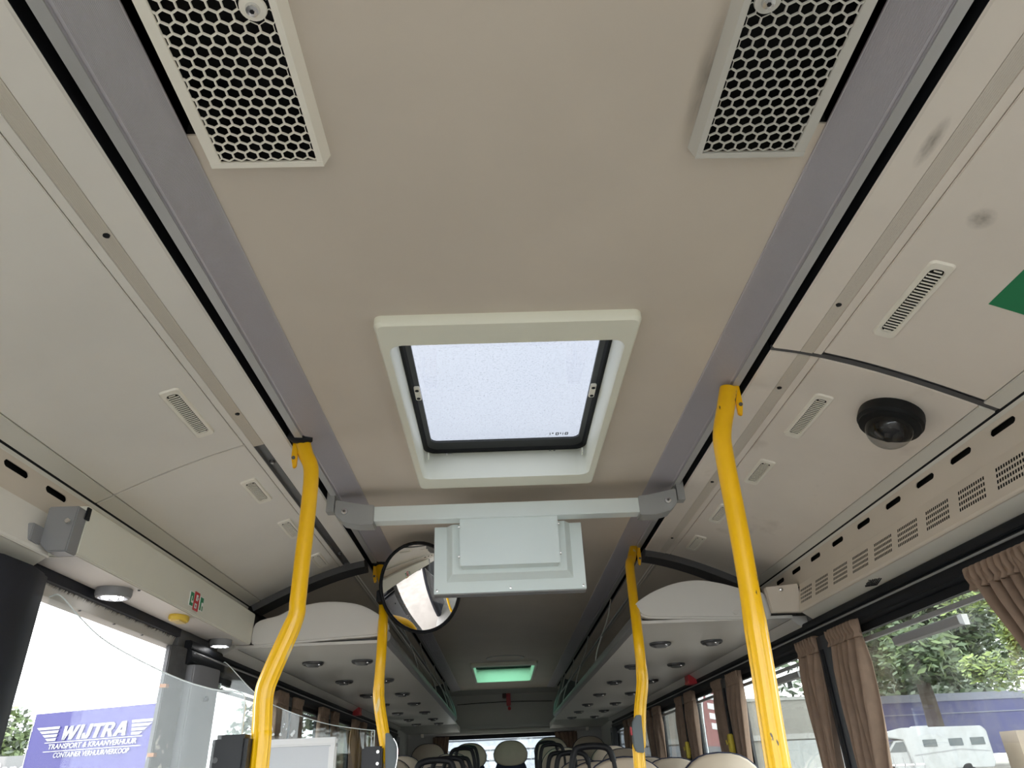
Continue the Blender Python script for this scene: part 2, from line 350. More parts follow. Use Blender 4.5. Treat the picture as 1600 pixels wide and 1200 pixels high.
# perforated duct board, driver side: built with real holes
def duct(s, y0, y1, groups, nm, label):
    top, bot = Vector((s*1.200, 0, 1.889)), Vector((s*1.175, 0, 1.787)); d = bot-top
    mb = MB()
    def P(t, y, o=0): q = top + d*t; return (q.x + s*o, y, q.z)
    # board face as cells; holes are left open
    rows = [.0, .24, .33, .39, .48, .54, .63, .69, .78, 1.0]; holerow = [1, 3, 5, 7]
    edges = [y0]
    for c in groups:
        for k in range(12): edges += [c-.058+k*.0100, c-.058+k*.0100+.0062]
    edges.append(y1)
    solid_rows = [(0, 1), (8, 9)]
    for a, b in solid_rows: mb.add([P(rows[a], y0), P(rows[b], y0), P(rows[b], y1), P(rows[a], y1)], [(0, 1, 2, 3)])
    for r in range(1, 8):
        if r in holerow:
            for k in range(0, len(edges), 2): mb.add([P(rows[r], edges[k]), P(rows[r+1], edges[k]), P(rows[r+1], edges[k+1]), P(rows[r], edges[k+1])], [(0, 1, 2, 3)])
        else: mb.add([P(rows[r], y0), P(rows[r+1], y0), P(rows[r+1], y1), P(rows[r], y1)], [(0, 1, 2, 3)])
    # rounded lower lip and underside
    L = [(bot.x, bot.z), (bot.x+s*.001, bot.z-.006), (bot.x+s*.004, bot.z-.009), (bot.x+s*.008, bot.z-.009)]
    mb.loft([[(x, y0, z) for x, z in L], [(x, y1, z) for x, z in L]], closed=False)
    T = [(top.x, top.z), (top.x+s*.012, top.z+.002)]
    mb.loft([[(x, y0, z) for x, z in T], [(x, y1, z) for x, z in T]], closed=False)
    o = struct(mb.build(nm, CEIL if s > 0 else PANELL, org=(s*1.2, (y0+y1)/2, 1.8)), label, 'air duct')
    MB().box(s*1.212, s*1.215, y0, y1, 1.78, 1.9).build('duct_void', DARK, o)
    MB().prism([(s*1.178, 1.782), (s*1.1785, 1.7805), (s*1.183, 1.7785), (s*1.225, 1.748), (s*1.235, 1.748), (s*1.235, 1.76), (s*1.19, 1.787)], 'y', y0, y1).build('underside', STRIPM, o, bevel=.001)
    return o
PG = [1.08, 1.24, 1.405, 1.568, 1.733, 1.899, 2.066, 2.223, 2.387, 2.55, 2.72, 2.878]
dr = duct(1, Y0, 2.95, PG, 'trim_5', 'perforated beige air duct board above the front driver-side window')
mb = MB()                              # diamond grille in the underside: rows of short dark slits
for k in range(-9, 10):
    h = .0135*(1-abs(k)/10)
    for t in np.arange(-h, h+.0001, .0045):
        zc = 1.7625+t*.63; xc = 1.204-t*.78
        mb.box(xc-.0012, xc+.0012, 2.375+k*.0062-.0018, 2.375+k*.0062+.0018, zc-.0016, zc+.0014)
mb.build('diamond_grille', BLACK, dr)
MB().prism([(1.06, 1.885), (1.195, 1.895), (1.195, 1.782), (1.07, 1.785)], 'y', 2.955, 2.985).build('end_plate', CEIL, dr, bevel=.002)
MB().lathe([(.002, -.01), (.007, -.008), (.009, 0)], (1.12, 2.955, 1.872), ax=1, n=12).build('plate_screw', STEEL, dr)
dl = duct(-1, Y0, 1.80, [], 'trim_6', 'plain beige duct board in front of the door mechanism box')
# ---- black window headers, pillars
for s, nm, yy in ((1, 'trim_7', (Y0, 8.9)), (-1, 'trim_8', (2.86, 8.9))):
    prof = [(1.218, 1.750), (1.212, 1.742), (1.212, 1.722), (1.218, 1.718), (1.208, 1.712), (1.204, 1.690), (1.208, 1.672), (1.222, 1.664), (1.25, 1.664), (1.25, 1.75)]
    o = MB().prism([(s*x, z) for x, z in prof], 'y', *yy).build(nm, BLACK, bevel=.002, org=(s*1.22, 4, 1.66))
    struct(o, 'black rubber header with curtain rail above the %s windows' % ('driver-side' if s > 0 else 'door-side'), 'trim')
    MB().tube([(s*1.195, yy[0], 1.702), (s*1.195, yy[1], 1.702)], .0035, 8).build('curtain_rail', MGREY, o, smooth=True)
PR = [(1.42, 1.60), (2.78, 2.92), (4.14, 4.30), (5.15, 5.30), (6.28, 6.42), (7.53, 7.67), (8.72, 8.95)]
PL = [(3.06, 3.14), (4.14, 4.30), (5.15, 5.30), (6.28, 6.42), (7.42, 7.56), (8.62, 8.95)]
def pillar(s, a, b, wall):
    c = (a+b)/2
    prof = [(s*1.27, a-.01), (s*1.235, a-.01), (s*1.200, a+.01), (s*1.187, a+.03), (s*1.187, b-.03), (s*1.200, b-.01), (s*1.235, b+.01), (s*1.27, b+.01)]
    o = MB().prism(prof, 'z', .9, 1.67).build('pillar', mat('dark_pillar', (.028, .030, .036), .45), wall, bevel=.003)
    MB().box(s*1.182, s*1.188, c-.012, c+.012, 1.0, 1.62).build('pillar_rib', BLACK, o)
for a, b in PR: pillar(1, a, b, wall_right)
for a, b in PL[1:]: pillar(-1, a, b, wall_left)
# windows
wn = 0
def window(s, y0, y1, label, slat=None, top=True):
    global wn; wn += 1
    o = MB()
    for a, b, c, d in ((y0, y1, 1.640, 1.670), (y0, y1, .90, .93), (y0, y0+.02, .93, 1.64), (y1-.02, y1, .93, 1.64)): o.box(s*1.235, s*1.255, a, b, c, d)
    o = struct(o.build('window_%d' % wn, BLACK, org=(s*1.245, (y0+y1)/2, .9)), label, 'window')
    MB().box(s*1.244, s*1.247, y0+.02, y1-.02, .93, 1.64).build('pane', GLASS2 if y0 > 4.2 else GLASS, o)
    if top:
        MB().box(s*1.232, s*1.246, y0+.02, y1-.02, 1.608, 1.622).build('vent_bar', MGREY, o, bevel=.002)
    if slat:
        b_ = MB().prism([(s*1.225, 1.590), (s*1.210, 1.583), (s*1.213, 1.562), (s*1.228, 1.558)], 'y', *slat).build('grip_bar', MGREY, o, bevel=.001)
        MB().box(s*1.222, s*1.245, slat[0]+.005, slat[0]+.008, 1.56, 1.588).build('grip_end', WHITES, b_)
    return o
window(1, 1.59, 2.79, 'large driver-side window with grey grip bar showing trees and motorhome', (2.0, 2.37))
window(1, 2.91, 4.15, 'second driver-side window showing sky and concrete wall', (3.2, 3.53))
window(1, 4.29, 5.16, 'driver-side window with the feather flag outside', None)
window(1, 5.29, 6.29, 'driver-side window behind the rear pole on the right')
window(1, 6.41, 7.54, 'driver-side window partly hidden by the grey button box')
window(1, 7.66, 8.73, 'rearmost small driver-side window')
window(1, Y0+.05, 1.43, 'front driver-side window next to the cab')
window(-1, 3.13, 4.15, 'first door-side window behind the acrylic screen')
window(-1, 4.29, 5.16, 'second door-side window with brown curtains and trees')
window(-1, 5.29, 6.29, 'third door-side window under the red hammer box')
window(-1, 6.41, 7.43, 'fourth door-side window beside the thin rear pole')
window(-1, 7.55, 8.63, 'rearmost door-side window')
# stickers low on window glass
for y, z in ((3.397, 1.565), (4.58, 1.590), (5.645, 1.590)):
    mb = MB(); mb.box(1.2415, 1.2435, y-.03, y+.03, z-.03, z+.03)
    p = [o for o in COL.objects if o.name.startswith('window_') and abs(o.location.y-y) < .62 and o.location.x > 0][0]
    k = mb.build('window_sticker', mat('sticker_white', (.72, .76, .74), .5), p)
    m2 = MB()
    for i in range(3): m2.box(1.2405, 1.2417, y-.024+.018*i, y-.013+.018*i, z-.02, z+.012+.008*(i % 2))
    m2.box(1.2405, 1.2417, y-.024, y+.024, z-.026, z-.022); m2.build('print', mat('dark_print', (.05, .08, .07), .6), k)
# ---- floor, rear, front, dome
floor = struct(MB().box(-1.25, 1.25, Y0, Y1, -.04, 0).build('floor', FLOORM, org=(0, 3, 0)), 'grey speckled vinyl bus floor', 'floor')
REARM = mat('rear_panel', (.42, .42, .40), .6)
mb = MB()
prof = [(9.62, 2.205), (9.9, 2.16), (9.98, 2.06), (10.02, 1.70), (10.06, 1.70), (10.1, 2.21)]
mb.prism(prof, 'x', -1.25, 1.25)
mb.box(-1.25, -.86, 9.98, 10.06, 0, 1.70).box(.86, 1.25, 9.98, 10.06, 0, 1.70).box(-.86, .86, 9.98, 10.06, 0, 1.05)
rear = struct(mb.build('wall_rear', REARM, org=(0, 10, 0)), 'dim grey rear wall with wide window behind the back row', 'wall')
MB().tube([(-.60, 9.955, 2.062), (-.3, 9.955, 2.072), (0, 9.955, 2.076), (.3, 9.955, 2.072), (.62, 9.955, 2.062)], .004, 6).build('panel_seam', DARK, rear)
rw = struct(MB().box(-.88, .88, 9.975, 9.985, 1.66, 1.72).box(-.88, .88, 9.975, 9.985, 1.03, 1.07).box(-.88, -.85, 9.975, 9.985, 1.05, 1.7).box(.85, .88, 9.975, 9.985, 1.05, 1.7).build('window_%d' % (wn+1), BLACK, org=(0, 9.98, 1.05)), 'wide rear window behind the back row seats', 'window')
MB().box(-.86, .86, 10.01, 10.015, 1.05, 1.70).build('pane', GLASS, rw)
# front wall with windscreen (behind the viewer)
mb = MB().box(-1.25, 1.25, Y0-.06, Y0, 0, .40).box(-1.25, 1.25, Y0-.06, Y0, 2.14, 2.36).box(-1.25, -1.18, Y0-.06, Y0, .40, 2.14).box(1.18, 1.25, Y0-.06, Y0, .40, 2.14)
struct(mb.build('wall_front', WALLM, org=(0, Y0, 0)), 'front wall around the windscreen', 'wall')
ws = struct(MB().box(-1.19, 1.19, Y0-.03, Y0-.01, .38, .42).box(-1.19, 1.19, Y0-.03, Y0-.01, 2.12, 2.16).build('window_%d' % (wn+2), BLACK, org=(0, Y0, .4)), 'large windscreen at the front of the bus', 'window')
MB().box(-1.18, 1.18, Y0-.02, Y0-.016, .40, 2.13).build('pane', glass('windscreen_glass', (.93, .95, .94)), ws)
# ---- entrance on the door side
lw = MB().box(-1.27, -1.22, Y0, 1.05, 0, .85)
struct(lw.build('baseboard_left', WALLM, org=(-1.24, 0, 0)), 'low wall panel in front of the entrance door', 'wall')
window(-1, Y0+.05, 1.05, 'front door-side window beside the windscreen')
hb = MB().prism([(-1.245, 1.776), (-1.262, 1.722), (-1.272, 1.718), (-1.30, 1.718), (-1.30, 1.80), (-1.245, 1.80)], 'y', 1.75, 2.90)
door = struct(hb.build('door_1', mat('header_beige', (.50, .48, .45), .45), org=(-1.27, 2.3, 1.7), bevel=.001), 'open bus entrance doorway with grey frame', 'door')
# brush seal along the header: a band of fine bristles
mb = MB(); rnd = random.Random(3)
mb.box(-1.256, -1.236, 1.78, 2.80, 1.752, 1.786)
for k in range(420):
    y = 1.80+1.0*k/420; dz = rnd.uniform(.012, .03); dy = rnd.uniform(-.02, .02)
    mb.add([(-1.240, y, 1.765), (-1.244, y+.0022, 1.765), (-1.262, y+dy+.001, 1.762-dz), (-1.262, y+dy, 1.762-dz)], [(0, 1, 2, 3)])
b_ = mb.build('brush_seal', NAVYBLK, door); b_['kind'] = 'stuff'
for y in (2.15, 2.36, 2.56): MB().lathe([(.001, -.004), (.005, -.003), (.005, 0)], (-1.266, y, 1.722), n=8).build('frame_screw', DGREY, door)
# worn post behind the opening
POST = mat('worn_post', (.085, .085, .09), .5, var=.25, vscale=25); spots(POST, (.42, .38, .33), 18, .64, .70)
o = MB().prism([(-1.30, 2.85), (-1.268, 2.77), (-1.250, 2.765), (-1.238, 2.79), (-1.228, 2.82), (-1.225, 2.88), (-1.30, 2.88)], 'z', 0, 1.72).build('door_post', POST, door, bevel=.003)
for z in (1.58, 1.36): MB().box(-1.262, -1.24, 2.762, 2.785, z-.006, z+.006).build('latch', mat('rust', (.35, .16, .07), .7), o)
o = MB().prism([(-1.25, 2.88), (-1.20, 2.885), (-1.178, 2.91), (-1.165, 3.07), (-1.20, 3.10), (-1.27, 3.10)], 'z', 0, 1.665).build('door_post_cover', mat('graphite_cover', (.16, .16, .175), .42), door, bevel=.004)
MB().lathe([(.002, 0), (.010, .002), (.010, .010), (.004, .016)], (-1.172, 2.96, 1.55), ax=0, n=14).build('cap_knob', BLACK, o)
# folded door leaf: dark rubber-edged leaf swung in at the front side of the opening
leaf = MB().prism([(-1.30, 1.62), (-1.20, 1.60), (-1.175, 1.64), (-1.168, 1.75), (-1.185, 1.83), (-1.225, 1.875), (-1.30, 1.885)], 'z', 0, 1.745)
struct(leaf.build('door_2', NAVYBLK, bevel=.008, org=(-1.24, 1.7, 0)), 'dark rubber edged door leaf folded open at the entrance', 'door')
struct(MB().box(-1.28, -1.20, 1.05, 1.62, 0, 1.745).build('trim_9', NAVYBLK, org=(-1.24, 1.3, 0)), 'dark front door pillar', 'trim')
for s, wl in ((1, wall_right), (-1, wall_left)):
    MB().box(s*1.22, s*1.27, 8.93, 10.0, .9, 1.80).build('rear_side_panel', REARM, wl)
    MB().box(s*1.24, s*1.27, 2.8 if s < 0 else Y0, 10.0, 1.66, 2.0).build('upper_wall', DGREY, wl)
# ================================================================== ROOF HATCHES
def hatch(x0, x1, y0, y1, pane, label, clips, far=.105):
    t = thing('roof_hatch', ((x0+x1)/2, (y0+y1)/2, 2.17), label, 'roof hatch')
    zt = 2.335
    L = [rrect(x0, x1, y0, y1, 2.203, .02), rrect(x0, x1, y0, y1, 2.182, .02), rrect(x0+.006, x1-.006, y0+.006, y1-.006, 2.173, .02),
         rrect(x0+.024, x1-.026, y0+.088, y1-.10, 2.171, .035), rrect(x0+.027, x1-.029, y0+.093, y1-.093, 2.178, .035),
         rrect(x0+.020, x1-.022, y0+.05, y1-.03, 2.255, .04), rrect(x0+.014, x1-.012, y0+.02, y1+.02, zt-.012, .045)]
    MB().loft(L).build('frame', HATCHP, t, smooth=True, angle=35)
    gx0, gx1, gy0, gy1 = x0+.014, x1-.012, y0+.02, y1+.02
    MB().loft([rrect(gx0-.003, gx1+.003, gy0, gy1+.002, zt-.014, .045), rrect(gx0+.010, gx1-.010, gy0+.012, gy1-.014, zt-.014, .04), rrect(gx0+.016, gx1-.016, gy0+.018, gy1-.022, zt-.004, .035)]).build('rubber_seal', BLACK, t, smooth=True, angle=30)
    MB().loft([rrect(gx0+.012, gx1-.012, gy0+.014, gy1-.02, zt-.006, .035), rrect(gx0+.030, gx1-.030, gy0+.035, gy1-.058, zt+.004, .03), rrect(gx0+.030, gx1-.030, gy0+.035, gy1-.058, zt+.012, .03)]).build('dark_band', mat('hatch_band', (.03, .032, .034), .4), t, smooth=True, angle=30)
    mb = MB(); l = rrect(gx0+.008, gx1-.008, gy0+.01, gy1-.016, zt+.012, .03); mb.add(l, [tuple(range(len(l)))]); l2 = [(a, b, c+.006) for a, b, c in l]; mb.loft([l, l2], False, True)
    p = mb.build('pane', pane, t)
    MB().box(x0-.06, x1+.06, y0-.03, y0-.025, 2.21, 2.46).build('shaft_wall', DGREY, t) if False else None
    if clips:
        for sx, xx in ((1, gx0+.012), (-1, gx1-.012)):
            yc = 1.985 if sx > 0 else 2.0
            c = MB().box(xx+sx*.004, xx+sx*.022, yc-.04, yc+.04, zt-.022, zt-.012).build('hinge_plate', WHITEP, t, bevel=.002)
            for dy in (-.026, .026): MB().lathe([(.001, -.003), (.006, -.002), (.006, 0)], (xx+sx*.013, yc+dy, zt-.022), n=10).build('rivet', BLACK, c)
            for dy in (1.52, 2.40): MB().box(xx+sx*.008, xx+sx*.012, dy-.010, dy+.010, 2.27, 2.29).build('slot', HATCHP, t)
        for xx in (-.22, -.205, .17, .185): MB().lathe([(.001, -.004), (.0045, -.003), (.0045, 0)], (xx, gy1-.004, zt-.018), n=10).build('rivet', STEEL, t)
        mb = MB(); rn = random.Random(5); xx = .165
        for k, (wd, hh) in enumerate(((.004, .016), (.010, .007), (.012, .018), (.006, .010), (.004, .018), (.012, .018))):
            if k in (2, 5): 
                mb.box(xx, xx+.003, gy1-.10, gy1-.10+hh, zt+.010, zt+.0115).box(xx, xx+wd, gy1-.10, gy1-.097, zt+.010, zt+.0115).box(xx, xx+wd, gy1-.103+hh, gy1-.10+hh, zt+.010, zt+.0115).box(xx+wd-.003, xx+wd, gy1-.10, gy1-.10+hh, zt+.010, zt+.0115)
            else: mb.box(xx, xx+wd*.6, gy1-.10, gy1-.10+hh, zt+.010, zt+.0115)
            xx += wd+.004
        mb.build('glass_marking', DGREY, p)
    return t
hatch(*HATCH1, HGLASS, 'open-looking roof hatch with cream frame and bright speckled glass above the monitor', True)
hatch(*HATCH2, HGREEN, 'small far roof hatch glowing pale green near the rear wall', False)
mb = MB()
for (x0, x1, y0, y1) in ((-.31, .31, 1.38, 2.50), (-.32, .32, 7.27, 8.74)):       # shaft sides between ceiling and roof skin
    mb.box(x0-.02, x0-.015, y0, y1, 2.212, 2.352).box(x1+.015, x1+.02, y0, y1, 2.212, 2.352).box(x0, x1, y0-.02, y0-.015, 2.212, 2.352).box(x0, x1, y1+.015, y1+.02, 2.212, 2.352)
mb.build('hatch_shaft', DGREY, ceiling)
# round speaker ring in the far ceiling
t = thing('ceiling_speaker', (.01, 7.0, 2.19), 'flat round ceiling speaker ring in front of the far green hatch', 'speaker')
MB().lathe([(.150, 0), (.168, -.008), (.176, -.006), (.180, .0)], (.01, 6.98, 2.20), n=40).build('ring', mat('speaker_ring', (.62, .61, .58), .4), t, smooth=True)
MB().lathe([(.148, -.002), (.148, 0)], (.01, 6.98, 2.1995), n=32).build('speaker_cloth', CEIL, t)
# ================================================================== HONEYCOMB GRILLES
def grille(s, label):
    xi, xo, ya, yb, z = .320, .510, .10, .888, 2.176       # inner / outer edge
    t = thing('ceiling_grille', (s*(xi+xo)/2, (ya+yb)/2, z), label, 'air grille')
    p = .0205; rw = p*math.sqrt(3)/2; mb = MB(); th = .003; q = .875
    fx0, fx1 = xi+.010, xo-.019
    rows = int((yb-.006-ya)/rw); Rr = p/math.sqrt(3)
    for j in range(rows):
        yc = yb-.013-Rr*.9-j*rw
        off = (p/2 if j % 2 else 0)
        for i in range(-1, 10):
            xc = fx0+.003+off+i*p
            if xc-p*.25 < fx0-.004 or xc-p*.1 > fx1+.004: continue
            if xi+.018 < xc < xi+.05 and .585 < yc < .622 : continue
            out = [(xc+Rr*math.cos(a), yc+Rr*math.sin(a)) for a in [math.pi/6+k*math.pi/3 for k in range(6)]]
            inn = [(xc+Rr*q*math.cos(a), yc+Rr*q*math.sin(a)) for a in [math.pi/6+k*math.pi/3 for k in range(6)]]
            cl = lambda P: [(min(max(x, fx0-.002), fx1+.004), y) for x, y in P]
            out, inn = cl(out), cl(inn)
            mb.loft([[(s*x, y, z+th) for x, y in inn], [(s*x, y, z) for x, y in inn], [(s*x, y, z) for x, y in out]])
    mb.build('honeycomb', WHITEP if s < 0 else mat('dusty_plastic', (.60, .585, .54), .5), t)
    M = WHITEP if s < 0 else MATS['dusty_plastic']
    MB().box(s*fx1, s*xo, ya, yb, z-.001, z+.004).build('outer_rail', M, t, bevel=.001)
    MB().box(s*(xo-.004), s*(xo-.001), ya, yb, z+.004, z+.022).build('side_flange', M, t)
    MB().prism([(s*xi, z-.001), (s*fx0, z-.001), (s*fx0, z+.003), (s*xi, z+.003), (s*(xi-.007), z+.026), (s*(xi-.010), z+.026)], 'y', ya, yb).build('inner_rail', M, t)
    MB().box(s*xi, s*xo, yb-.010, yb+.001, z-.0015, z+.003).build('end_rail', M, t)
    MB().lathe([(.001, -.002), (.018, -.002), (.019, .002)], (s*(xi+.034), .603, z), n=24).build('screw_pad', M, t)
    b = MB().lathe([(.003, -.008), (.0085, -.007), (.010, -.002)], (s*(xi+.034), .603, z), n=18).build('screw', STEEL, t, smooth=True)
    MB().lathe([(.001, -.0085), (.0035, -.0085), (.0035, -.007)], (s*(xi+.034), .603, z), n=6).build('screw_socket', BLACK, b)
grille(-1, 'cream honeycomb air grille on the left of the ceiling')
grille(1, 'dusty honeycomb air grille on the right of the ceiling')
# ================================================================== SLATTED AIR VENTS
def vent_proto(length, wid=.052):
    t = thing('air_vent', (0, 0, 0), 'x', 'air vent', 'slatted air vents in the side covers')
    hl, hw = length/2, wid/2; nz = []
    il, iw = hl-.022, hw-.012
    L = [rrect(-hw, hw, -hl, hl, 0, .012), rrect(-hw+.003, hw-.003, -hl+.003, hl-.003, -.005, .011), rrect(-iw-.002, iw+.002, -il-.002, il+.002, -.005, .0125), rrect(-iw, iw, -il, il, -.0005, .012)]
    MB().loft(L).build('frame', WHITEP, t, smooth=True, angle=30, org=(0, 0, 0))
    l = rrect(-iw-.002, iw+.002, -il-.002, il+.002, -.0008, .012); MB().add(l, [tuple(range(len(l)))]).build('dark_backing', DARK, t, org=(0, 0, 0))
    n = int(2*il/.0098)
    proto = None
    for k in range(n):
        yc = -il+.006+(2*il-.012)*k/(n-1); hx = iw if abs(yc) < il-.008 else iw-.006
        mb = MB().prism([(yc-.0014, -.0022), (yc-.0022, -.0044), (yc+.0010, -.0050), (yc+.0018, -.0030)], 'x', -hx, hx)
        mb.build('slat', WHITEP, t, org=(0, 0, 0))
    return t
vents = [(-1, 1.717, .86, 'L'), (-1, 2.312, .856, 'S'), (-1, 2.739, .853, 'S'), (-1, 3.219, .848, 'S'), (1, 1.27, .882, 'L2'), (1, 1.848, .872, 'L'), (1, 2.281, .868, 'S'), (1, 2.736, .858, 'S'), (1, 3.146, .858, 'S')]
vlab = ['largest slatted air vent in the left cover', 'slatted air vent just behind the left cover seam', 'slatted vent beside the upper left yellow pole', 'farthest slatted vent in the left cover, behind the pole',
        'long slatted vent in front of the right cover joint, near the green sign', 'slatted vent next to the black camera dome', 'slatted vent to the left of the camera, behind the right yellow pole top', 'slatted vent half hidden by the right yellow pole', 'farthest slatted vent in the right cover']
VP = {'L': vent_proto(.27), 'S': vent_proto(.21), 'L2': vent_proto(.275)}
used = set()
for (s, y, x, k), lab in zip(vents, vlab):
    nx, nz_ = secn(x); ang = math.atan2(nx*s, -nz_)
    loc = (s*x, y, secz(x)-.0005)
    rot = Euler((0, -math.atan2(s*nx, -nz_) if False else math.atan2(-s*nx, -nz_), 0))
    if k in used: o = dup(VP[k], loc, rot, lab)
    else: o = VP[k]; o.location = loc; o.rotation_euler = rot; o['label'] = lab; used.add(k)
# ================================================================== GREEN SIGN AND SCUFF
mb = MB(); n = 8; xs = [1.004+(1.125-1.004)*k/n for k in range(n+1)]
low = []; 
for x in xs: nx, nz_ = secn(x); low.append((x+nx*.0012, secz(x)+nz_*.0012))
up = [(x, secz(x)) for x in xs]
gs = tag(MB().prism(low+up[::-1], 'y', .85, 1.215).build('exit_sign', GREENSTK), 'green emergency exit sign on the curved cover at the right edge', 'sign')
low = []
for k in range(5):
    x = 1.045+.045*k/4; nx, nz_ = secn(x); low.append((x+nx*.0020, secz(x)+nz_*.0020))
MB().prism(low+[(x, z+.0015) for x, z in low[::-1]], 'y', .92, 1.150).build('white_arrow', WHITES, gs)
mb = MB(); rn = random.Random(11)
# ================================================================== CAMERA DOME
nx, nz_ = secn(1.035)
t = thing('dome_camera', (1.035, 1.712, secz(1.035)), 'black security camera with clear dome on the right cover', 'camera')
MB().lathe([(.080, 0), (.082, -.010), (.082, -.030), (.076, -.036), (.076, -.042), (.060, -.047)], (1.035, 1.712, secz(1.035)), n=40).build('housing', mat('camera_black', (.008, .009, .010), .5, spec=.25), t, smooth=True, angle=30)
prof = [(.061*math.cos(a), -.040-.062*math.sin(a)) for a in [i*math.pi/2/8 for i in range(9)]]
MB().lathe([(max(r, .0005), h) for r, h in prof], (1.035, 1.712, secz(1.035)), n=32).build('clear_dome', glass('dome_glass', (.72, .73, .74)), t, smooth=True)
MB().lathe([(.040, -.040), (.036, -.066), (.014, -.072), (.012, -.084), (.001, -.085)], (1.035, 1.708, secz(1.035)), n=20).build('lens', mat('lens_black', (.02, .02, .022), .15), t, smooth=True)
t.rotation_euler = (0, math.atan2(-nx, -nz_), 0)
# ================================================================== YELLOW POLES
def toward(p, k): return tuple(CAM + (Vector(p)-CAM)*k)
def pole(name, pts, r, m, label, ribs_from=None, kk=None):
    global r_rib
    if kk:        # the rear poles lean out of the ceiling slot to stand in front of the racks
        pts = [toward(p, kk+(1-kk)*min(1, max(0, (p[2]-1.93)/.24))) if p[2] > 1.0 else p for p in pts]
    P = smooth_path(pts, 8)
    t = thing(name, (pts[-1][0], pts[-1][1], 0), label, 'handrail', 'yellow handrail poles')
    rr = []
    for p in P:
        k = 0 if ribs_from is None else min(1, max(0, (ribs_from-p.z)/.05)); rr.append(r*(1+.08*k))
    r_rib = r*1.04
    MB().tube(P, rr, 48, ribs=12 if ribs_from else 0).build('tube', m, t, smooth=True)
    r_rib = 9
    q = P[0]
    s = 1 if q.x > 0 else -1
    MB().prism([(q.x+s*.012, q.z+.055), (q.x+s*.030, q.z+.06), (q.x+s*.030, q.z-.05), (q.x+s*.022, q.z-.085), (q.x+s*.012, q.z-.08)], 'y', q.y-.006, q.y+.006).build('mounting_tab', m, t, bevel=.002)
    MB().lathe([(.001, -.003), (.0055, -.003), (.0055, 0)], (q.x+s*.0225, q.y-.006, q.z-.052), ax=1, n=12).build('rivet', DGREY, t)
    MB().lathe([(.04, 0), (.04, .012), (.028, .018)], (pts[-1][0], pts[-1][1], 0), n=24).build('foot', m, t)
    return t
pL = pole('handrail_pole', [(-.635, 2.03, 2.180), (-.622, 2.03, 2.14), (-.601, 2.03, 2.085), (-.598, 2.03, 1.955), (-.60, 2.03, 1.803), (-.601, 2.03, 1.70), (-.604, 2.03, 1.648), (-.650, 2.03, 1.518), (-.664, 2.03, 1.462), (-.660, 2.03, 1.38), (-.656, 2.03, 1.28), (-.65, 2.03, .6), (-.65, 2.03, .02)], .0225, YELLOW, 'front left yellow pole with a black taped top and ribbed bent grip', 1.66)
pR = pole('handrail_pole', [(.621, 1.75, 2.175), (.60, 1.75, 2.11), (.577, 1.75, 2.035), (.572, 1.75, 1.96), (.570, 1.75, 1.718), (.562, 1.75, 1.448), (.554, 1.75, 1.24), (.54, 1.75, .6), (.54, 1.75, .02)], .0245, YELLOWW, 'front right yellow pole with black scuffs and chipped paint', 1.60)
pLR = pole('handrail_pole', [(-.620, 3.5, 2.177), (-.607, 3.5, 2.12), (-.594, 3.5, 2.064), (-.591, 3.5, 1.828), (-.596, 3.5, 1.62), (-.590, 3.5, 1.55), (-.574, 3.5, 1.470), (-.545, 3.5, 1.34), (-.530, 3.5, 1.25), (-.47, 3.15, .6), (-.47, 3.15, .02)], .0207, YELLOW, 'rear left yellow pole holding the round mirror', 1.62, .90)
pRR = pole('handrail_pole', [(.617, 3.37, 2.182), (.60, 3.37, 2.13), (.587, 3.37, 2.08), (.587, 3.37, 1.803), (.584, 3.37, 1.62), (.577, 3.37, 1.56), (.557, 3.37, 1.472), (.540, 3.37, 1.35), (.529, 3.37, 1.25), (.455, 2.95, .6), (.455, 2.95, .02)], .0202, YELLOW, 'rear right yellow pole with a grey button box', 1.62, .875)
# black taped cable tops on the left poles
for (x, y, par) in ((-.635, 2.03, pL), (-.62, 3.5, pLR)):
    P = smooth_path([(x-.028, y-.14, 2.226), (x-.026, y-.06, 2.212), (x-.018, y-.02, 2.196), (x+.004, y-.006, 2.192), (x+.022, y+.0, 2.198)], 5)
    MB().tube(P, [.008+.006*min(1, i/8) for i in range(len(P))], 10).build('taped_cable', BLACK, par, smooth=True)
    MB().tube([(x-.040, y-.03, 2.196), (x-.022, y-.022, 2.190), (x+.004, y-.016, 2.188), (x+.026, y-.006, 2.194)], [.012, .019, .020, .015], 12).build('tape_wrap', BLACK, par, smooth=True)
# pole devices
def shift(objs, k):          # slide a finished thing along its line of sight so that it sits on the leaning pole
    for o in objs:
        c = Vector(CAM); o.location = c + (Vector(o.location)-c)*k; o.scale = (k, k, k)
o = thing('stop_button_box', (.525, 3.33, 1.31), 'grey stop button box with red button on the rear right pole', 'button box')
MB().prism([(.552, 1.452), (.530, 1.452), (.512, 1.425), (.507, 1.40), (.507, 1.335), (.516, 1.312), (.548, 1.308)], 'y', 3.325, 3.352).build('body', mat('button_grey', (.11, .13, .14), .5), o, bevel=.003)
MB().box(.500, .507, 3.33, 3.348, 1.375, 1.408).build('button', RED, o, bevel=.002)
o = thing('stop_button_box', (-.52, 3.46, 1.29), 'grey stop button box with red dots on the rear left pole', 'button box')
MB().prism([(-.552, 1.432), (-.535, 1.432), (-.510, 1.40), (-.500, 1.37), (-.498, 1.26), (-.545, 1.25)], 'y', 3.455, 3.482).build('body', MATS['button_grey'], o, bevel=.003)
MB().box(-.500, -.494, 3.46, 3.476, 1.345, 1.372).build('button', RED, o, bevel=.002)
MB().tube(smooth_path([(-.515, 3.45, 1.41), (-.498, 3.45, 1.38), (-.496, 3.45, 1.33), (-.505, 3.45, 1.28)], 4), .0025, 6).build('chain', STEEL, o)
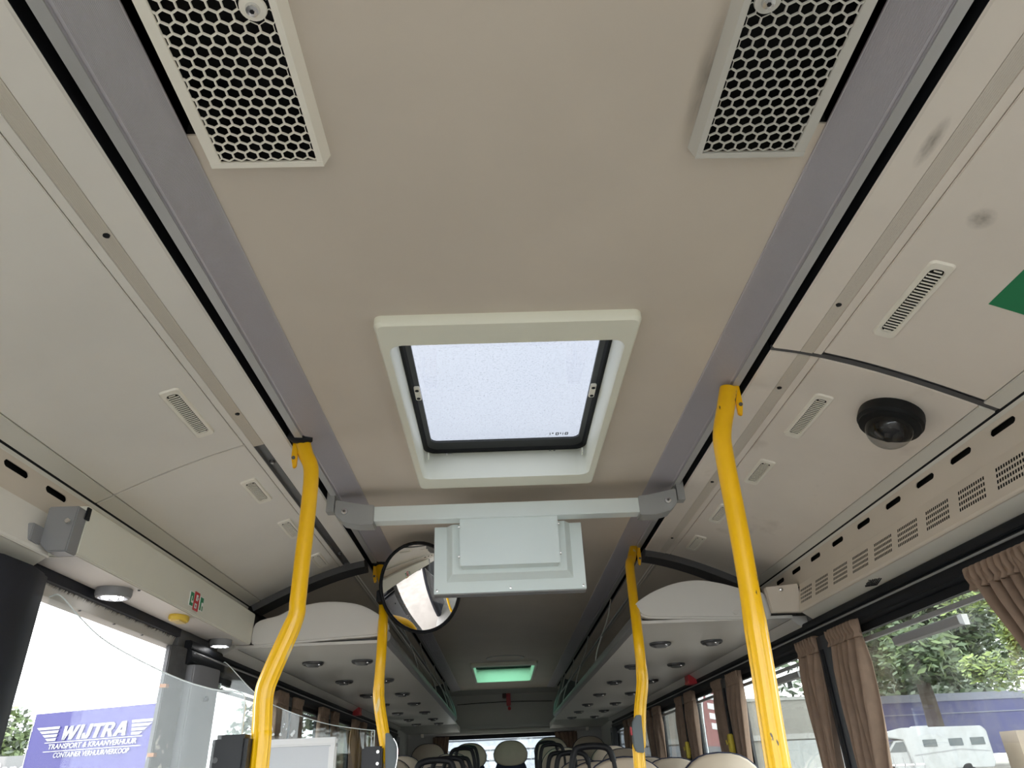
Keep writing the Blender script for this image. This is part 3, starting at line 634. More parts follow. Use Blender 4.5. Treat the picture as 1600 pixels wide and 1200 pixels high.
o = thing('ticket_validator', (-.60, 3.44, 1.26), 'black box with two bolts clamped to the rear left pole', 'ticket machine')
MB().box(-.648, -.560, 3.44, 3.50, 1.25, 1.382).build('body', mat('device_black', (.018, .018, .022), .5), o, bevel=.008)
for z in (1.36, 1.315): MB().lathe([(.002, -.004), (.0065, -.004), (.008, 0)], (-.578, 3.44, z), ax=1, n=14).build('bolt', STEEL, o, smooth=True)
shift([o for o in COL.objects if o.parent is None and o.name == 'stop_button_box'], .875)
shift([o for o in COL.objects if o.parent is None and o.name in ('stop_button_box.001', 'ticket_validator')], .90)
o = thing('screen_clamp', (-.715, 2.0, 1.28), 'black clamp block joining the front acrylic screen to its pole', 'clamp')
MB().box(-.762, -.674, 1.97, 2.03, 1.268, 1.366).build('block', MATS['device_black'], o, bevel=.010)
MB().lathe([(.002, -.003), (.006, -.003), (.007, 0)], (-.745, 1.97, 1.31), ax=1, n=12).build('bolt', DGREY, o)
# ================================================================== MONITOR AND BRACKET BAR
t = thing('monitor_crossbar', (0, 2.53, 2.07), 'silver square crossbar carrying the monitor between the ceiling profiles', 'bracket bar')
MB().box(-.505, .515, 2.50, 2.56, 2.075, 2.130).build('bar', mat('bar_silver', (.78, .85, .85), .36, .15), t, bevel=.002)
for s in (-1, 1):
    xi, xo = (.485, .628)
    b = MB().prism([(s*xi, 2.062), (s*xi, 2.134), (s*(xi+.04), 2.138), (s*xo, 2.158), (s*xo, 2.105), (s*(xo-.03), 2.075), (s*(xi+.06), 2.062)], 'y', 2.492, 2.568).build('end_bracket', mat('bracket_grey', (.40, .41, .41), .45, .45), t, bevel=.003)
    bb = MB().lathe([(.003, -.008), (.011, -.007), (.013, 0)], (s*.592, 2.492, 2.112), ax=1, n=20).build('bolt', STEEL, b, smooth=True)
    MB().lathe([(.001, -.009), (.005, -.009), (.005, -.007)], (s*.592, 2.492, 2.112), ax=1, n=6).build('bolt_socket', DGREY, b)
    MB().box(s*.636, s*.664, 2.51, 2.55, 2.12, 2.23).build('hanger_tab', MATS['bracket_grey'], t)
t = thing('monitor', (0, 2.62, 1.825), 'silver monitor housing seen from behind, hanging under the crossbar', 'monitor')
X0, X1, Z0, Z1 = -.275, .279, 1.826, 2.075
MB().box(X0, X1, 2.605, 2.66, Z0, Z1).build('case', MGREY, t, bevel=.003)
MB().box(X0+.002, X1-.002, 2.600, 2.607, Z0+.003, Z1).build('back_plate', SILVER, t, bevel=.001)
fr = [( -.228, .234, 1.868), (-.205, .211, 1.890)]
def fl(i, y): a, b, c = fr[i]; return [(a, y, c), (b, y, c), (b, y, Z1), (a, y, Z1)]
MB().loft([fl(0, 2.601), fl(1, 2.572)], False, True).build('raised_pan', SILVER, t, bevel=.001)
bx = MB().box(-.170, .178, 2.515, 2.574, 1.905, 2.078).build('junction_box', SILVER, t, bevel=.002)
MB().box(-.1745, .1825, 2.512, 2.5155, 1.9035, 2.080).build('box_cover', SILVER, t, bevel=.001)
for s, x in ((-1, -.170), (1, .178)):
    for z in (1.945, 2.055):
        MB().lathe([(.002, 0), (.006, s*-.0), (.006, s*.012), (.001, s*.013)] if s > 0 else [(.001, -.013), (.006, -.012), (.006, 0)], (x, 2.54, z), ax=0, n=12).build('side_bolt', STEEL, bx)
for x, z in ((-.262, 1.84), (.003, 1.842), (.266, 1.84)): MB().lathe([(.001, -.003), (.0045, -.0025), (.0045, 0)], (x, 2.600, z), ax=1, n=10).build('screw', STEEL, t)
MB().box(-.12, .12, 2.54, 2.60, 2.055, 2.076).build('hinge', DGREY, t)
# ================================================================== ROUND MIRROR
mc = Vector((-.380, 3.10, 1.972))
nrm = Vector((-.31, -.87, -.36)).normalized()
t = thing('round_mirror', mc, 'round convex mirror with black rim on the rear left pole', 'mirror')
zx = nrm; ux = Vector((0, 0, 1)).cross(zx).normalized(); uy = zx.cross(ux)
def disc(prof, n=48, sx=.182, sy=.186):
    loops = []
    for r, h in prof: loops.append([mc + ux*(r*sx*math.cos(a)) + uy*(r*sy*math.sin(a)) + zx*h for a in [2*math.pi*k/n for k in range(n)]])
    return loops
MB().loft(disc([(max(r, .002), .026*(1-r*r)) for r in (1, .9, .8, .7, .6, .5, .4, .3, .2, .1, .0)])).build('mirror_glass', MIRROR, t, smooth=True, angle=60)
MB().loft(disc([(.97, .004), (1.0, .010), (1.035, .006), (1.045, -.006), (1.0, -.014), (.6, -.045), (.05, -.055)])).build('rim', BLACK, t, smooth=True, angle=50)
MB().box(-.575, -.525, 3.175, 3.245, 1.935, 1.985).build('pole_clamp', BLACK, t, bevel=.004)
MB().tube([(-.545, 3.21, 1.96), (-.46, 3.20, 1.96), (-.37, 3.15, 1.97)], .010, 10).build('arm', BLACK, t)
# ================================================================== DOOR MECHANISM BOX
t = thing('door_mechanism_box', (-1.17, 2.5, 1.775), 'long beige door mechanism cover above the open entrance', 'cover box')
MB().prism([(-1.195, 1.782), (-1.108, 1.780), (-1.103, 1.784), (-1.098, 1.904), (-1.104, 1.909), (-1.195, 1.909)], 'y', 1.79, 3.20).build('cover', GREENGREY, t, bevel=.002)
MB().box(-1.232, -1.108, 1.80, 3.19, 1.7785, 1.7805).build('bottom_plate', mat('bottom_plate', (.62, .585, .55), .45), t)
ep = MB().prism([(-1.175, 1.80), (-1.15, 1.776), (-1.104, 1.776), (-1.099, 1.893), (-1.175, 1.893)], 'y', 1.742, 1.79).build('end_cap', MGREY, t, bevel=.003)
MB().box(-1.235, -1.172, 1.70, 1.745, 1.795, 1.838).build('hinge_plate', MGREY, t, bevel=.002)
MB().lathe([(.001, -.003), (.006, -.003), (.007, 0)], (-1.115, 1.735, 1.852), ax=1, n=12).build('screw', STEEL, ep)
MB().box(-1.098, -1.094, 1.775, 1.792, 1.868, 1.90).build('dark_notch', BLACK, t)
MB().lathe([(.001, -.004), (.004, -.004), (.004, 0)], (-1.115, 2.17, 1.7795), n=8).build('rivet', DGREY, t)
# LED lamps
def led(x, y, r, lab):
    t = thing('led_spotlight', (x, y, 1.75), lab, 'lamp', 'lit entrance spotlights')
    MB().lathe([(r, 1.7795-1.75), (r, .012), (r*.93, .004), (r*.80, .002), (r*.78, .010)], (x, y, 1.75), n=32).build('housing', mat('lamp_grey', (.20, .20, .21), .45), t, smooth=True, angle=30)
    MB().lathe([(r*.78, .009), (r*.77, .008)], (x, y, 1.75), n=24).build('reflector', mat('lamp_reflector', (.22, .22, .23), .4), t)
    for k in range(10):
        a = 2*math.pi*k/7; q = .52*r if k < 7 else .2*r; a = a if k < 7 else 2*math.pi*k/3
        MB().lathe([(.0055, .006), (.005, .002), (.001, .001)], (x+q*math.cos(a), y+q*math.sin(a), 1.75), n=10).build('led', LED, t)
led(-1.178, 2.150, .050, 'lit round spotlight near the front end of the door box')
led(-1.176, 3.050, .044, 'lit round spotlight at the far end of the door box')
t = thing('door_sounder', (-1.15, 2.55, 1.76), 'small yellow half-round device under the door box beside the stickers', 'sounder')
MB().lathe([(.040, .020), (.042, .010), (.038, .002), (.022, .0)], (-1.150, 2.56, 1.76), n=28, sc=(.75, 1.15)).build('body', YPLAST, t, smooth=True, angle=40)
MB().box(-1.165, -1.135, 2.53, 2.59, 1.757, 1.7605).build('lens', mat('sounder_lens', (.75, .60, .30), .3), t)
# emergency stickers on the box face
def sticker(y, z, w_, h_, m, lab, icon):
    o = tag(MB().box(-1.1005, -1.0985, y-w_/2, y+w_/2, z-h_/2, z+h_/2).build('safety_sticker', WHITES if m is GREENSTK else m), lab, 'sticker')
    for (a, b, c, d, mm) in icon: MB().box(-1.099, -1.0978, y+a, y+b, z+c, z+d).build('pictogram', mm, o)
    return o
FX = -1.0995
G = GREENSTK; W_ = WHITES
sticker(2.515, 1.826, .034, .048, G, 'green and white pictogram sticker left of the red one', [(-.014, .014, -.022, -.012, G), (-.014, .014, .010, .022, G), (-.014, -.004, -.012, .010, G), (.004, .014, -.004, .010, G)])
sticker(2.560, 1.826, .042, .062, REDSTK, 'red emergency sticker with white hand pictogram on the door box', [(-.008, .008, .002, .022, W_), (-.002, .014, .008, .014, W_), (-.014, .004, -.024, -.008, W_), (-.010, 0, -.020, -.012, REDSTK)])
sticker(2.604, 1.826, .034, .048, G, 'green and white pictogram sticker right of the red one', [(-.014, .014, .006, .022, G), (-.014, -.002, -.022, .006, G), (.006, .014, -.022, -.006, G)])

# grime marks with a soft, broken outline
def grime(name, dark, amt):
    m = bpy.data.materials.new(name); m.use_nodes = True; t = m.node_tree; t.nodes.clear()
    out = t.nodes.new('ShaderNodeOutputMaterial'); tr = t.nodes.new('ShaderNodeBsdfTransparent'); df = t.nodes.new('ShaderNodeBsdfDiffuse'); df.inputs['Color'].default_value = (*dark, 1)
    co = t.nodes.new('ShaderNodeTexCoord'); g = t.nodes.new('ShaderNodeTexGradient'); g.gradient_type = 'SPHERICAL'
    mp = t.nodes.new('ShaderNodeMapping'); mp.vector_type = 'POINT'; mp.inputs['Location'].default_value = (-1, -1, -1); mp.inputs['Scale'].default_value = (2, 2, 2)
    n = t.nodes.new('ShaderNodeTexNoise'); n.inputs['Scale'].default_value = 6; n.inputs['Detail'].default_value = 6
    mu = t.nodes.new('ShaderNodeMath'); mu.operation = 'MULTIPLY'; m2 = t.nodes.new('ShaderNodeMath'); m2.operation = 'MULTIPLY'; m2.inputs[1].default_value = amt
    m2.use_clamp = True; mx = t.nodes.new('ShaderNodeMixShader')
    t.links.new(co.outputs['Generated'], mp.inputs['Vector']); t.links.new(mp.outputs[0], g.inputs['Vector']); t.links.new(co.outputs['Generated'], n.inputs['Vector'])
    t.links.new(g.outputs['Fac'], mu.inputs[0]); t.links.new(n.outputs['Fac'], mu.inputs[1]); t.links.new(mu.outputs[0], m2.inputs[0])
    t.links.new(m2.outputs[0], mx.inputs[0]); t.links.new(tr.outputs[0], mx.inputs[1]); t.links.new(df.outputs[0], mx.inputs[2]); t.links.new(mx.outputs[0], out.inputs['Surface']); return m
GR = grime('grey_grime', (.24, .22, .19), .75)
rc = [o for o in COL.objects if o.name == 'trim_4'][0]
def scuff(x0, x1, y0, y1):
    xs = [x0+(x1-x0)*k/4 for k in range(5)]; v = []
    for x in xs:
        nx, nz_ = secn(x); v += [(x+nx*.0011, y0, secz(x)+nz_*.0011), (x+nx*.0011, y1, secz(x)+nz_*.0011)]
    MB().add(v, [(2*i, 2*i+1, 2*i+3, 2*i+2) for i in range(4)]).build('scuff_mark', GR, rc)
scuff(.845, .915, .975, 1.035); scuff(.70, .742, .80, .92)
MB().add([(.285, .60, 2.1990), (.335, .60, 2.1990), (.335, .90, 2.1990), (.285, .90, 2.1990)], [(0, 1, 2, 3)]).build('grime_mark', GR, ceiling)
# ================================================================== LUGGAGE RACKS
RACKW = mat('rack_underside', (.62, .60, .57), .38, var=.03)
RAILM = mat('rack_rail', (.30, .30, .31), .4, .5)
capR = [(.522, 1.845), (.530, 1.812), (.560, 1.792), (.62, 1.786), (.78, 1.780), (.96, 1.772), (1.07, 1.770), (1.07, 1.865), (1.0, 1.885), (.94, 1.905), (.88, 1.922), (.80, 1.935), (.71, 1.928), (.63, 1.905), (.57, 1.878)]
capL = [(-.522, 1.848), (-.532, 1.815), (-.57, 1.797), (-.73, 1.790), (-.96, 1.780), (-1.095, 1.778), (-1.095, 1.868), (-1.0, 1.898), (-.94, 1.925), (-.82, 1.948), (-.69, 1.940), (-.60, 1.908)]
racks = {}
def rounded(poly, n=4):
    P = [Vector((x, 0, z)) for x, z in poly]; N = len(P); out = []
    for i in range(N):
        a, b, c, d = P[i-1], P[i], P[(i+1) % N], P[(i+2) % N]
        for k in range(n):
            t = k/n; q = .5*((2*b)+(c-a)*t+(2*a-5*b+4*c-d)*t*t+(3*b-a-3*c+d)*t**3); out.append((q.x, q.z))
    return out
for s, cap, ys in ((1, capR, 3.0), (-1, capL, 3.2)):
    t = thing('luggage_rack', (s*.85, 6, 1.76), 'long open luggage rack on the %s with white rounded front cap and underside' % ('right' if s > 0 else 'left'), 'luggage rack', 'overhead luggage racks')
    racks[s] = t
    MB().prism(rounded(cap), 'y', ys, ys+.05).build('front_cap', RACKW, t, bevel=.008, angle=50)
    if s > 0: MB().lathe([(.001, -.006), (.009, -.005), (.012, 0)], (.93, ys, 1.80), ax=1, n=14).build('cap_screw', RACKW, t, smooth=True)
    MB().prism([(s*.540, 1.770), (s*1.17, 1.770), (s*1.17, 1.782), (s*.540, 1.782)], 'y', ys+.02, 8.75).build('underside', RACKW, t)
    MB().prism([(s*1.170, 1.769), (s*1.214, 1.736), (s*1.24, 1.736), (s*1.24, 1.782), (s*1.17, 1.782)], 'y', ys+.05 if s > 0 else 3.2, 8.95).build('slanted_board', mat('slanted_board', (.52, .51, .49), .3), t)
    MB().box(s*1.1685, s*1.1715, ys+.05, 8.75, 1.7685, 1.7705).build('shadow_joint', DGREY, t)
    MB().prism([(s*.515, 1.800), (s*.518, 1.782), (s*.530, 1.774), (s*.545, 1.770), (s*.552, 1.785), (s*.540, 1.812), (s*.528, 1.822), (s*.519, 1.816)], 'y', ys+.04, 8.35).build('front_rail', RAILM, t, bevel=.002, angle=50)
    MB().box(s*.552, s*1.20, ys+.05, 8.75, 1.782, 1.80).build('shelf', DGREY, t)
    MB().tube([(s*.585, ys+.3, 1.975), (s*.585, 8.3, 1.975)], .006, 8).build('upper_rail', RAILM, t, smooth=True)
    for y in (4.55, 5.9, 7.2, 8.25):
        P = smooth_path([(s*.528, y, 1.80), (s*.548, y, 1.88), (s*.585, y, 1.97), (s*.635, y, 2.08), (s*.665, y, 2.19)], 5)
        MB().tube(P, .0085, 8, flat=.5).build('strap_bracket', mat('strap_grey', (.55, .55, .53), .4), t, smooth=True)
        MB().box(s*.66, s*1.19, y-.006, y+.006, 1.80, 1.96).build('divider', DGREY, t)
    P = smooth_path([(s*.530, 8.35, 1.795), (s*.535, 8.45, 1.82), (s*.56, 8.52, 1.92), (s*.62, 8.55, 2.06), (s*.66, 8.55, 2.19)], 6)
    MB().tube(P, .014, 10).build('end_loop', RAILM, t, smooth=True)
    MB().prism([(s*.56, 1.79), (s*1.2, 1.79), (s*1.2, 1.99), (s*.9, 2.11), (s*.68, 2.17)], 'y', 8.56, 8.60).build('end_wall', DGREY, t)
    # sloping tail under the rear dome
    MB().prism([(8.75, 1.770), (9.84, 1.738), (9.84, 1.80), (8.75, 1.80)], 'x', s*.56, s*1.22).build('tail_board', REARM, t)
# reading / air outlet pucks
def puck_proto():
    t = thing('ceiling_puck', (0, 0, 0), 'x', 'service unit', 'round air and light outlets under the racks')
    MB().lathe([(.052, 0), (.051, -.008), (.046, -.013), (.040, -.010), (.039, .0)], (0, 0, 0), n=28).build('ring', mat('puck_ring', (.06, .06, .065), .35, .3), t, smooth=True, org=(0, 0, 0), angle=30)
    MB().lathe([(.040, -.004), (.036, -.012), (.026, -.022), (.001, -.024)], (0, 0, 0), n=20, sc=(1, .6)).build('nozzle', mat('puck_nozzle', (.16, .16, .165), .3, .4), t, smooth=True, org=(0, 0, 0))
    for x, y in ((-.02, .027), (.022, -.028), (.0, .031)):
        MB().lathe([(.010, -.004), (.009, -.015), (.001, -.018)], (x, y, 0), n=12).build('lens', mat('puck_chrome', (.8, .8, .8), .12, 1), t, org=(0, 0, 0), smooth=True)
    return t
pk = puck_proto(); first = True
order = ['nearest', 'second', 'third', 'fourth', 'fifth', 'sixth', 'farthest']
for s, xs, Ys in ((1, (.72, .966), (3.54, 4.33, 5.12, 5.95, 6.83, 7.64, 8.44)), (-1, (-.716, -.955), (3.71, 4.49, 5.30, 6.03, 6.90, 7.75, 8.46))):
    for j, x in enumerate(xs):
        for k, y in enumerate(Ys):
            lab = '%s round outlet from the front in the %s row under the %s rack' % (order[k], 'aisle' if j == 0 else 'window', 'right' if s > 0 else 'left')
            if first: o = pk; o.location = (x, y, 1.7698); o['label'] = lab; first = False
            else: dup(pk, (x, y, 1.7698), Euler((0, 0, random.uniform(-.5, .5))), lab)
# red hammer boxes
for s, y, lab in ((1, 4.93, 'red hammer box above the right windows'), (-1, 6.22, 'red hammer box above the left windows')):
    t = thing('hammer_box', (s*1.18, y, 1.71), lab, 'hammer box')
    MB().box(s*1.160, s*1.215, y-.05, y+.05, 1.712, 1.768).build('body', RED, t, bevel=.004)
    MB().box(s*1.156, s*1.161, y-.046, y+.046, 1.716, 1.730).build('lettering_band', mat('red_print', (.62, .12, .10), .5), t)
t = thing('emergency_hammer', (.03, 9.9, 2.04), 'red emergency hammer and holder at the centre of the rear wall', 'hammer')
MB().box(-.02, .03, 9.86, 9.95, 2.11, 2.18).build('holder', mat('holder_dark', (.05, .012, .012), .5), t, bevel=.006)
MB().box(.03, .085, 9.86, 9.94, 2.02, 2.17).build('handle', RED, t, bevel=.008)
MB().lathe([(.01, 0), (.022, .01), (.022, .03), (.01, .04)], (.045, 9.88, 1.99), ax=0, n=14).build('hammer_head', RED, t)
# rear blind roller and curtain
t = thing('rear_blind', (0, 9.9, 1.71), 'rolled blind tube across the top of the rear window', 'blind')
MB().tube([(-1.02, 9.90, 1.735), (1.02, 9.90, 1.735)], .030, 16).build('roller', mat('blind_roll', (.46, .45, .42), .5), t, smooth=True)
MB().box(-1.02, 1.02, 9.93, 9.97, 1.775, 1.80).build('rail', mat('blind_rail', (.40, .40, .38), .5), t)
for x in (-1.03, 1.03): MB().lathe([(.02, -.02), (.036, -.015), (.036, .015), (.02, .02)], (x, 9.90, 1.735), ax=0, n=16).build('end_cap', WHITEP, t, smooth=True)
for x, d in ((-.86, 1), (.90, -1)): MB().tube(smooth_path([(x, 9.88, 1.77), (x+d*.005, 9.87, 1.83), (x+d*.05, 9.87, 1.89)], 4), .007, 6).build('cord', BLACK, t)
# ================================================================== CURTAINS
def curtain(s, top, bot, label, z0=1.0, zt=1.662, xb=1.198, folds=5, amp=.016, name='curtain', seed=0):
    rn = random.Random(seed); nz_, ny = 16, folds*8
    mb = MB(); ph = [rn.uniform(-.5, .5) for _ in range(folds+1)]; V = []
    for i in range(nz_+1):
        v = i/nz_
        z = zt - (zt-z0)*v
        e = v**.8
        a = top[0]+(bot[0]-top[0])*e; b = top[1]+(bot[1]-top[1])*e
        am = amp*(.35 + .9*min(1, v*6)) if v > .03 else amp*.7
        for j in range(ny+1):
            u = j/ny; y = a+(b-a)*u + .004*math.sin(7*v+u*9+seed)
            k = folds*u; x = xb - .010 + am*math.sin(2*math.pi*k + 1.3*math.sin(2.2*v+seed) + ph[int(k) % folds]) + .005*math.sin(11*u+5*v)
            zz = z + (.012*abs(math.sin(math.pi*k+seed)) if i == 0 else 0) + .004*math.sin(3*u*6)
            V.append((s*x, y, zz))
    F = [(i*(ny+1)+j, i*(ny+1)+j+1, (i+1)*(ny+1)+j+1, (i+1)*(ny+1)+j) for i in range(nz_) for j in range(ny)]
    t = thing(name, (s*xb, (bot[0]+bot[1])/2, z0), label, 'curtain', 'brown window curtains')
    o = MB().add(V, F).build('cloth', CURT, t, smooth=True, angle=80)
    md = o.modifiers.new('thickness', 'SOLIDIFY'); md.thickness = .0025
    hb = MB()                                           # gathered heading ruffle
    V = []
    for i, z in enumerate((zt-.045, zt-.030, zt-.012, zt+.006)):
        for j in range(ny*2+1):
            u = j/(ny*2); y = top[0]+(top[1]-top[0])*u
            x = xb-.014 + (.008 if i == 1 else .016)*math.sin(2*math.pi*folds*1.7*u+seed)
            V.append((s*x, y, z + (.010*abs(math.sin(math.pi*folds*1.7*u+seed)) if i == 3 else 0)))
    n2 = ny*2+1
    F = [(i*n2+j, i*n2+j+1, (i+1)*n2+j+1, (i+1)*n2+j) for i in range(3) for j in range(n2-1)]
    q = hb.add(V, F).build('heading', CURT, t, smooth=True, angle=80); q.modifiers.new('thickness', 'SOLIDIFY').thickness = .003
    return t
curtain(1, (1.46, 1.86), (1.42, 1.58), 'large brown curtain drawn aside at the right edge of the photo', folds=9, amp=.02, seed=1, z0=1.15)
curtain(1, (2.53, 2.76), (2.58, 2.77), 'brown curtain at the far side of the big right window', folds=5, seed=2)
curtain(1, (2.88, 3.08), (2.93, 3.06), 'brown curtain just behind the first dark right pillar', folds=4, seed=3)
nm = ['between the right pole and the flag window', 'beside the feather flag window', 'by the fourth right window', 'by the fifth right window']
for k, p in enumerate((4.22, 5.22, 6.35, 7.60)):
    curtain(1, (p-.31, p-.09), (p-.22, p-.08), 'brown curtain near side of pillar ' + nm[k], folds=4, seed=10+k)
    curtain(1, (p+.06, p+.22), (p+.08, p+.20), 'brown curtain far side of pillar ' + nm[k], folds=3, seed=20+k)
nl = ['seen through the acrylic screen', 'right of the framed board', 'left of the rear left pole', 'behind the rear left pole']
for k, p in enumerate((4.22, 5.22, 6.35, 7.49)):
    curtain(-1, (p-.28, p-.08), (p-.22, p-.08), 'brown left curtain on the near side of the pillar ' + nl[k], folds=4, seed=30+k)
    curtain(-1, (p+.08, p+.26), (p+.08, p+.20), 'brown left curtain on the far side of the pillar ' + nl[k], folds=3, seed=40+k)
# rear window curtains
for x0, x1, lab, sd in ((.62, .90, 'bunched brown curtain at the right end of the rear window', 51), (-.90, -.70, 'bunched brown curtain at the left end of the rear window', 52)):
    mb = MB(); V = []; ny = 40; rows = 10
    for i in range(rows+1):
        v = i/rows
        for j in range(ny+1):
            u = j/ny; x = x0+(x1-x0)*u*(1-.25*v) + (.07*v if x0 > 0 else 0); V.append((x, 9.93+.014*math.sin(2*math.pi*5*u+v), 1.70-.62*v))
    F = [(i*(ny+1)+j, i*(ny+1)+j+1, (i+1)*(ny+1)+j+1, (i+1)*(ny+1)+j) for i in range(rows) for j in range(ny)]
    o = tag(mb.add(V, F).build('curtain', CURT, smooth=True, angle=80), lab, 'curtain', 'brown window curtains'); o.modifiers.new('thickness', 'SOLIDIFY').thickness = .003
# yellow coat hooks on the right pillars
for y, lab in ((4.215, 'yellow coat hook on the pillar left of the right pole'), (5.225, 'yellow coat hook on the pillar under the right red hammer box')):
    t = thing('coat_hook', (1.17, y, 1.30), lab, 'coat hook')
    MB().prism([(y-.012, 1.395), (y+.010, 1.395), (y+.018, 1.375), (y+.018, 1.315), (y+.006, 1.295), (y-.014, 1.30), (y-.018, 1.34)], 'x', 1.160, 1.187).build('plate', mat('hook_yellow', (.55, .42, .03), .5), t, bevel=.004)
    MB().tube([(1.162, y, 1.36), (1.15, y, 1.345), (1.148, y, 1.365)], .004, 6).build('hook', MATS['hook_yellow'], t)
# ================================================================== ACRYLIC SCREENS
def screen(top, zb, th, label):
    """top: list of (x, y, z) along the upper edge"""
    P = smooth_path(top, 4); n = len(P)
    t = thing('acrylic_screen', (sum(p.x for p in P)/n, P[0].y, zb), label, 'partition', 'clear acrylic partition screens')
    mb = MB()
    loops = []
    for dy in (0, th):
        loops.append([(p.x, p.y+dy, p.z) for p in P] + [(p.x, p.y+dy, zb) for p in reversed(P)])
    a, b = loops; m_ = len(a); mb.v = a+b
    for i in range(n-1): mb.f += [(i, i+1, m_-2-i, m_-1-i), (m_+i, m_+m_-1-i, m_+m_-2-i, m_+i+1)]
    mb.build('sheet', ACRYL, t)
    MB().tube([(p.x, p.y+th/2, p.z) for p in P], .0018, 6).build('polished_edge', EDGE, t)
    MB().box(P[-1].x-.002, P[-1].x+.002, P[-1].y, P[-1].y+th, zb, P[-1].z).build('side_edge', EDGE, t)
    return t
screen([(-1.20, 1.88, 1.700), (-1.172, 1.88, 1.702), (-1.110, 1.885, 1.645), (-1.03, 1.90, 1.582), (-.88, 1.94, 1.506), (-.782, 1.97, 1.473), (-.72, 1.985, 1.465), (-.703, 1.99, 1.455), (-.698, 1.99, 1.43)], .75, .006, 'front clear acrylic screen with curved top edge beside the open door')
screen([(-1.215, 3.22, 1.712), (-1.195, 3.22, 1.708), (-1.069, 3.25, 1.589), (-.998, 3.30, 1.546), (-.871, 3.35, 1.497), (-.771, 3.40, 1.469), (-.641, 3.45, 1.449), (-.60, 3.46, 1.445)], .75, .006, 'rear clear acrylic screen with scratched paint behind the framed board')
t = thing('framed_board', (-.88, 3.20, .8), 'light grey notice board in a white frame fixed to the rear screen', 'notice board')
MB().box(-1.10, -.728, 3.215, 3.225, .80, 1.408).build('panel', mat('board_panel', (.58, .60, .63), .5), t)
for a, b, c, d in ((-1.12, -.708, 1.385, 1.413), (-1.12, -.708, .80, .83), (-1.12, -1.09, .83, 1.385), (-.738, -.708, .83, 1.385)):
    MB().box(a, b, 3.200, 3.228, c, d).build('frame_bar', mat('board_frame', (.75, .75, .75), .35), t, bevel=.006)
mb = MB(); rn = random.Random(9)                         # flaked white paint on the rear screen
for k in range(9):
    x = -1.01+.14*rn.random(); z = 1.43+.07*rn.random(); yy = 3.27 + (x+1.04)*.5 - .004; r = rn.uniform(.003, .010)
    mb.add([(x+r*math.cos(a)*rn.uniform(.4, 1), yy, z+1.3*r*math.sin(a)*rn.uniform(.5, 1)) for a in [i*math.pi/4 for i in range(8)]], [tuple(range(8))])
pf = mb.build('paint_flake', WHITES, [o for o in COL.objects if o.name.startswith('acrylic_screen')][1]); pf['kind'] = 'stuff'
# ================================================================== SEATS
def seat_proto(handle):
    t = thing('passenger_seat', (0, 0, 0), 'x', 'seat', 'cream headed coach seats')
    # local: facing -y (towards the viewer), top of headrest at z = 1.25
    def sup(w_, h_, z0, y0, d, n=24, e=2.6, tp=.80):
        loops = []
        for f, yy in ((.90, 0), (.975, .012), (1, .03), (1, d-.03), (.96, d-.008), (.86, d)):
            L = []
            for k in range(n):
                a = 2*math.pi*k/n; c, s_ = math.cos(a), math.sin(a)
                x = math.copysign(abs(c)**(2/e), c)*w_/2*f; z = math.copysign(abs(s_)**(2/e), s_)*h_/2*f
                x *= 1 - (1-tp)*max(0, z/(h_/2))
                L.append((x, y0+yy, z0+h_/2+z))
            loops.append(L)
        return loops
    hd = MB().loft(sup(.40, .27, .98, -.02, .11), True, True).build('headrest', CREAM, t, smooth=True, org=(0, 0, 0), angle=60)
    L = sup(.40, .27, .98, -.02, .11)[2]; MB().tube(L+[L[0]], .005, 6).build('piping', NAVY, hd, org=(0, 0, 0))
    MB().loft(sup(.43, .70, .42, .0, .12, tp=.9), True, True).build('backrest', NAVY, t, smooth=True, org=(0, 0, 0), angle=60)
    MB().loft([rrect(-.215, .215, -.45, .04, .36, .05), rrect(-.22, .22, -.46, .04, .40, .05), rrect(-.22, .22, -.46, .04, .46, .05), rrect(-.20, .20, -.43, .03, .485, .05)], True, True).build('seat_cushion', NAVY, t, smooth=True, org=(0, 0, 0), angle=50)
    MB().box(-.05, .05, -.30, -.02, 0.0, .36).box(-.16, .16, -.36, .02, 0, .02).build('pedestal', DGREY, t, org=(0, 0, 0))
    if handle:
        s = handle
        P = smooth_path([(s*-.045, .09, 1.10), (s*-.045, .09, 1.20), (s*-.060, .09, 1.275), (s*-.10, .09, 1.298), (s*-.19, .09, 1.298), (s*-.225, .09, 1.275), (s*-.245, .09, 1.18), (s*-.245, .09, 1.05)], 5)
        P = [Vector((p.x, p.y-.10, p.z)) for p in P]
        MB().tube(P, .0145, 12).build('grab_handle', mat('handle_black', (.008, .008, .010), .45, spec=.25), t, smooth=True, org=(0, 0, 0))
        MB().box(s*-.225, s*-.19, -.40, .02, .62, .66).build('armrest', BLACK, t, org=(0, 0, 0), bevel=.008)
    return t
SP = {0: seat_proto(0), 1: seat_proto(1), -1: seat_proto(-1)}
used = set()
rowsR = [(3.66, 1.300), (4.72, 1.300), (5.55, 1.32), (6.55, 1.405), (7.3, 1.45)]
rowsL = [(3.85, 1.275), (4.75, 1.30), (5.70, 1.32), (6.40, 1.40), (7.25, 1.44)]
rn_ = ['first', 'second', 'third', 'fourth', 'fifth']
def place(k, loc, lab):
    if k in used: dup(SP[k], loc, None, lab)
    else: SP[k].location = loc; SP[k]['label'] = lab; used.add(k)
for s, rows in ((1, rowsR), (-1, rowsL)):
    for i, (y, zt) in enumerate(rows):
        sd = 'right' if s > 0 else 'left'
        place(s, (s*.508, y, zt-1.25), 'cream and navy aisle seat with grab handle, %s row on the %s' % (rn_[i], sd))
        place(0, (s*.957, y+.03, zt-1.25), 'cream and navy window seat in the %s row on the %s' % (rn_[i], sd))
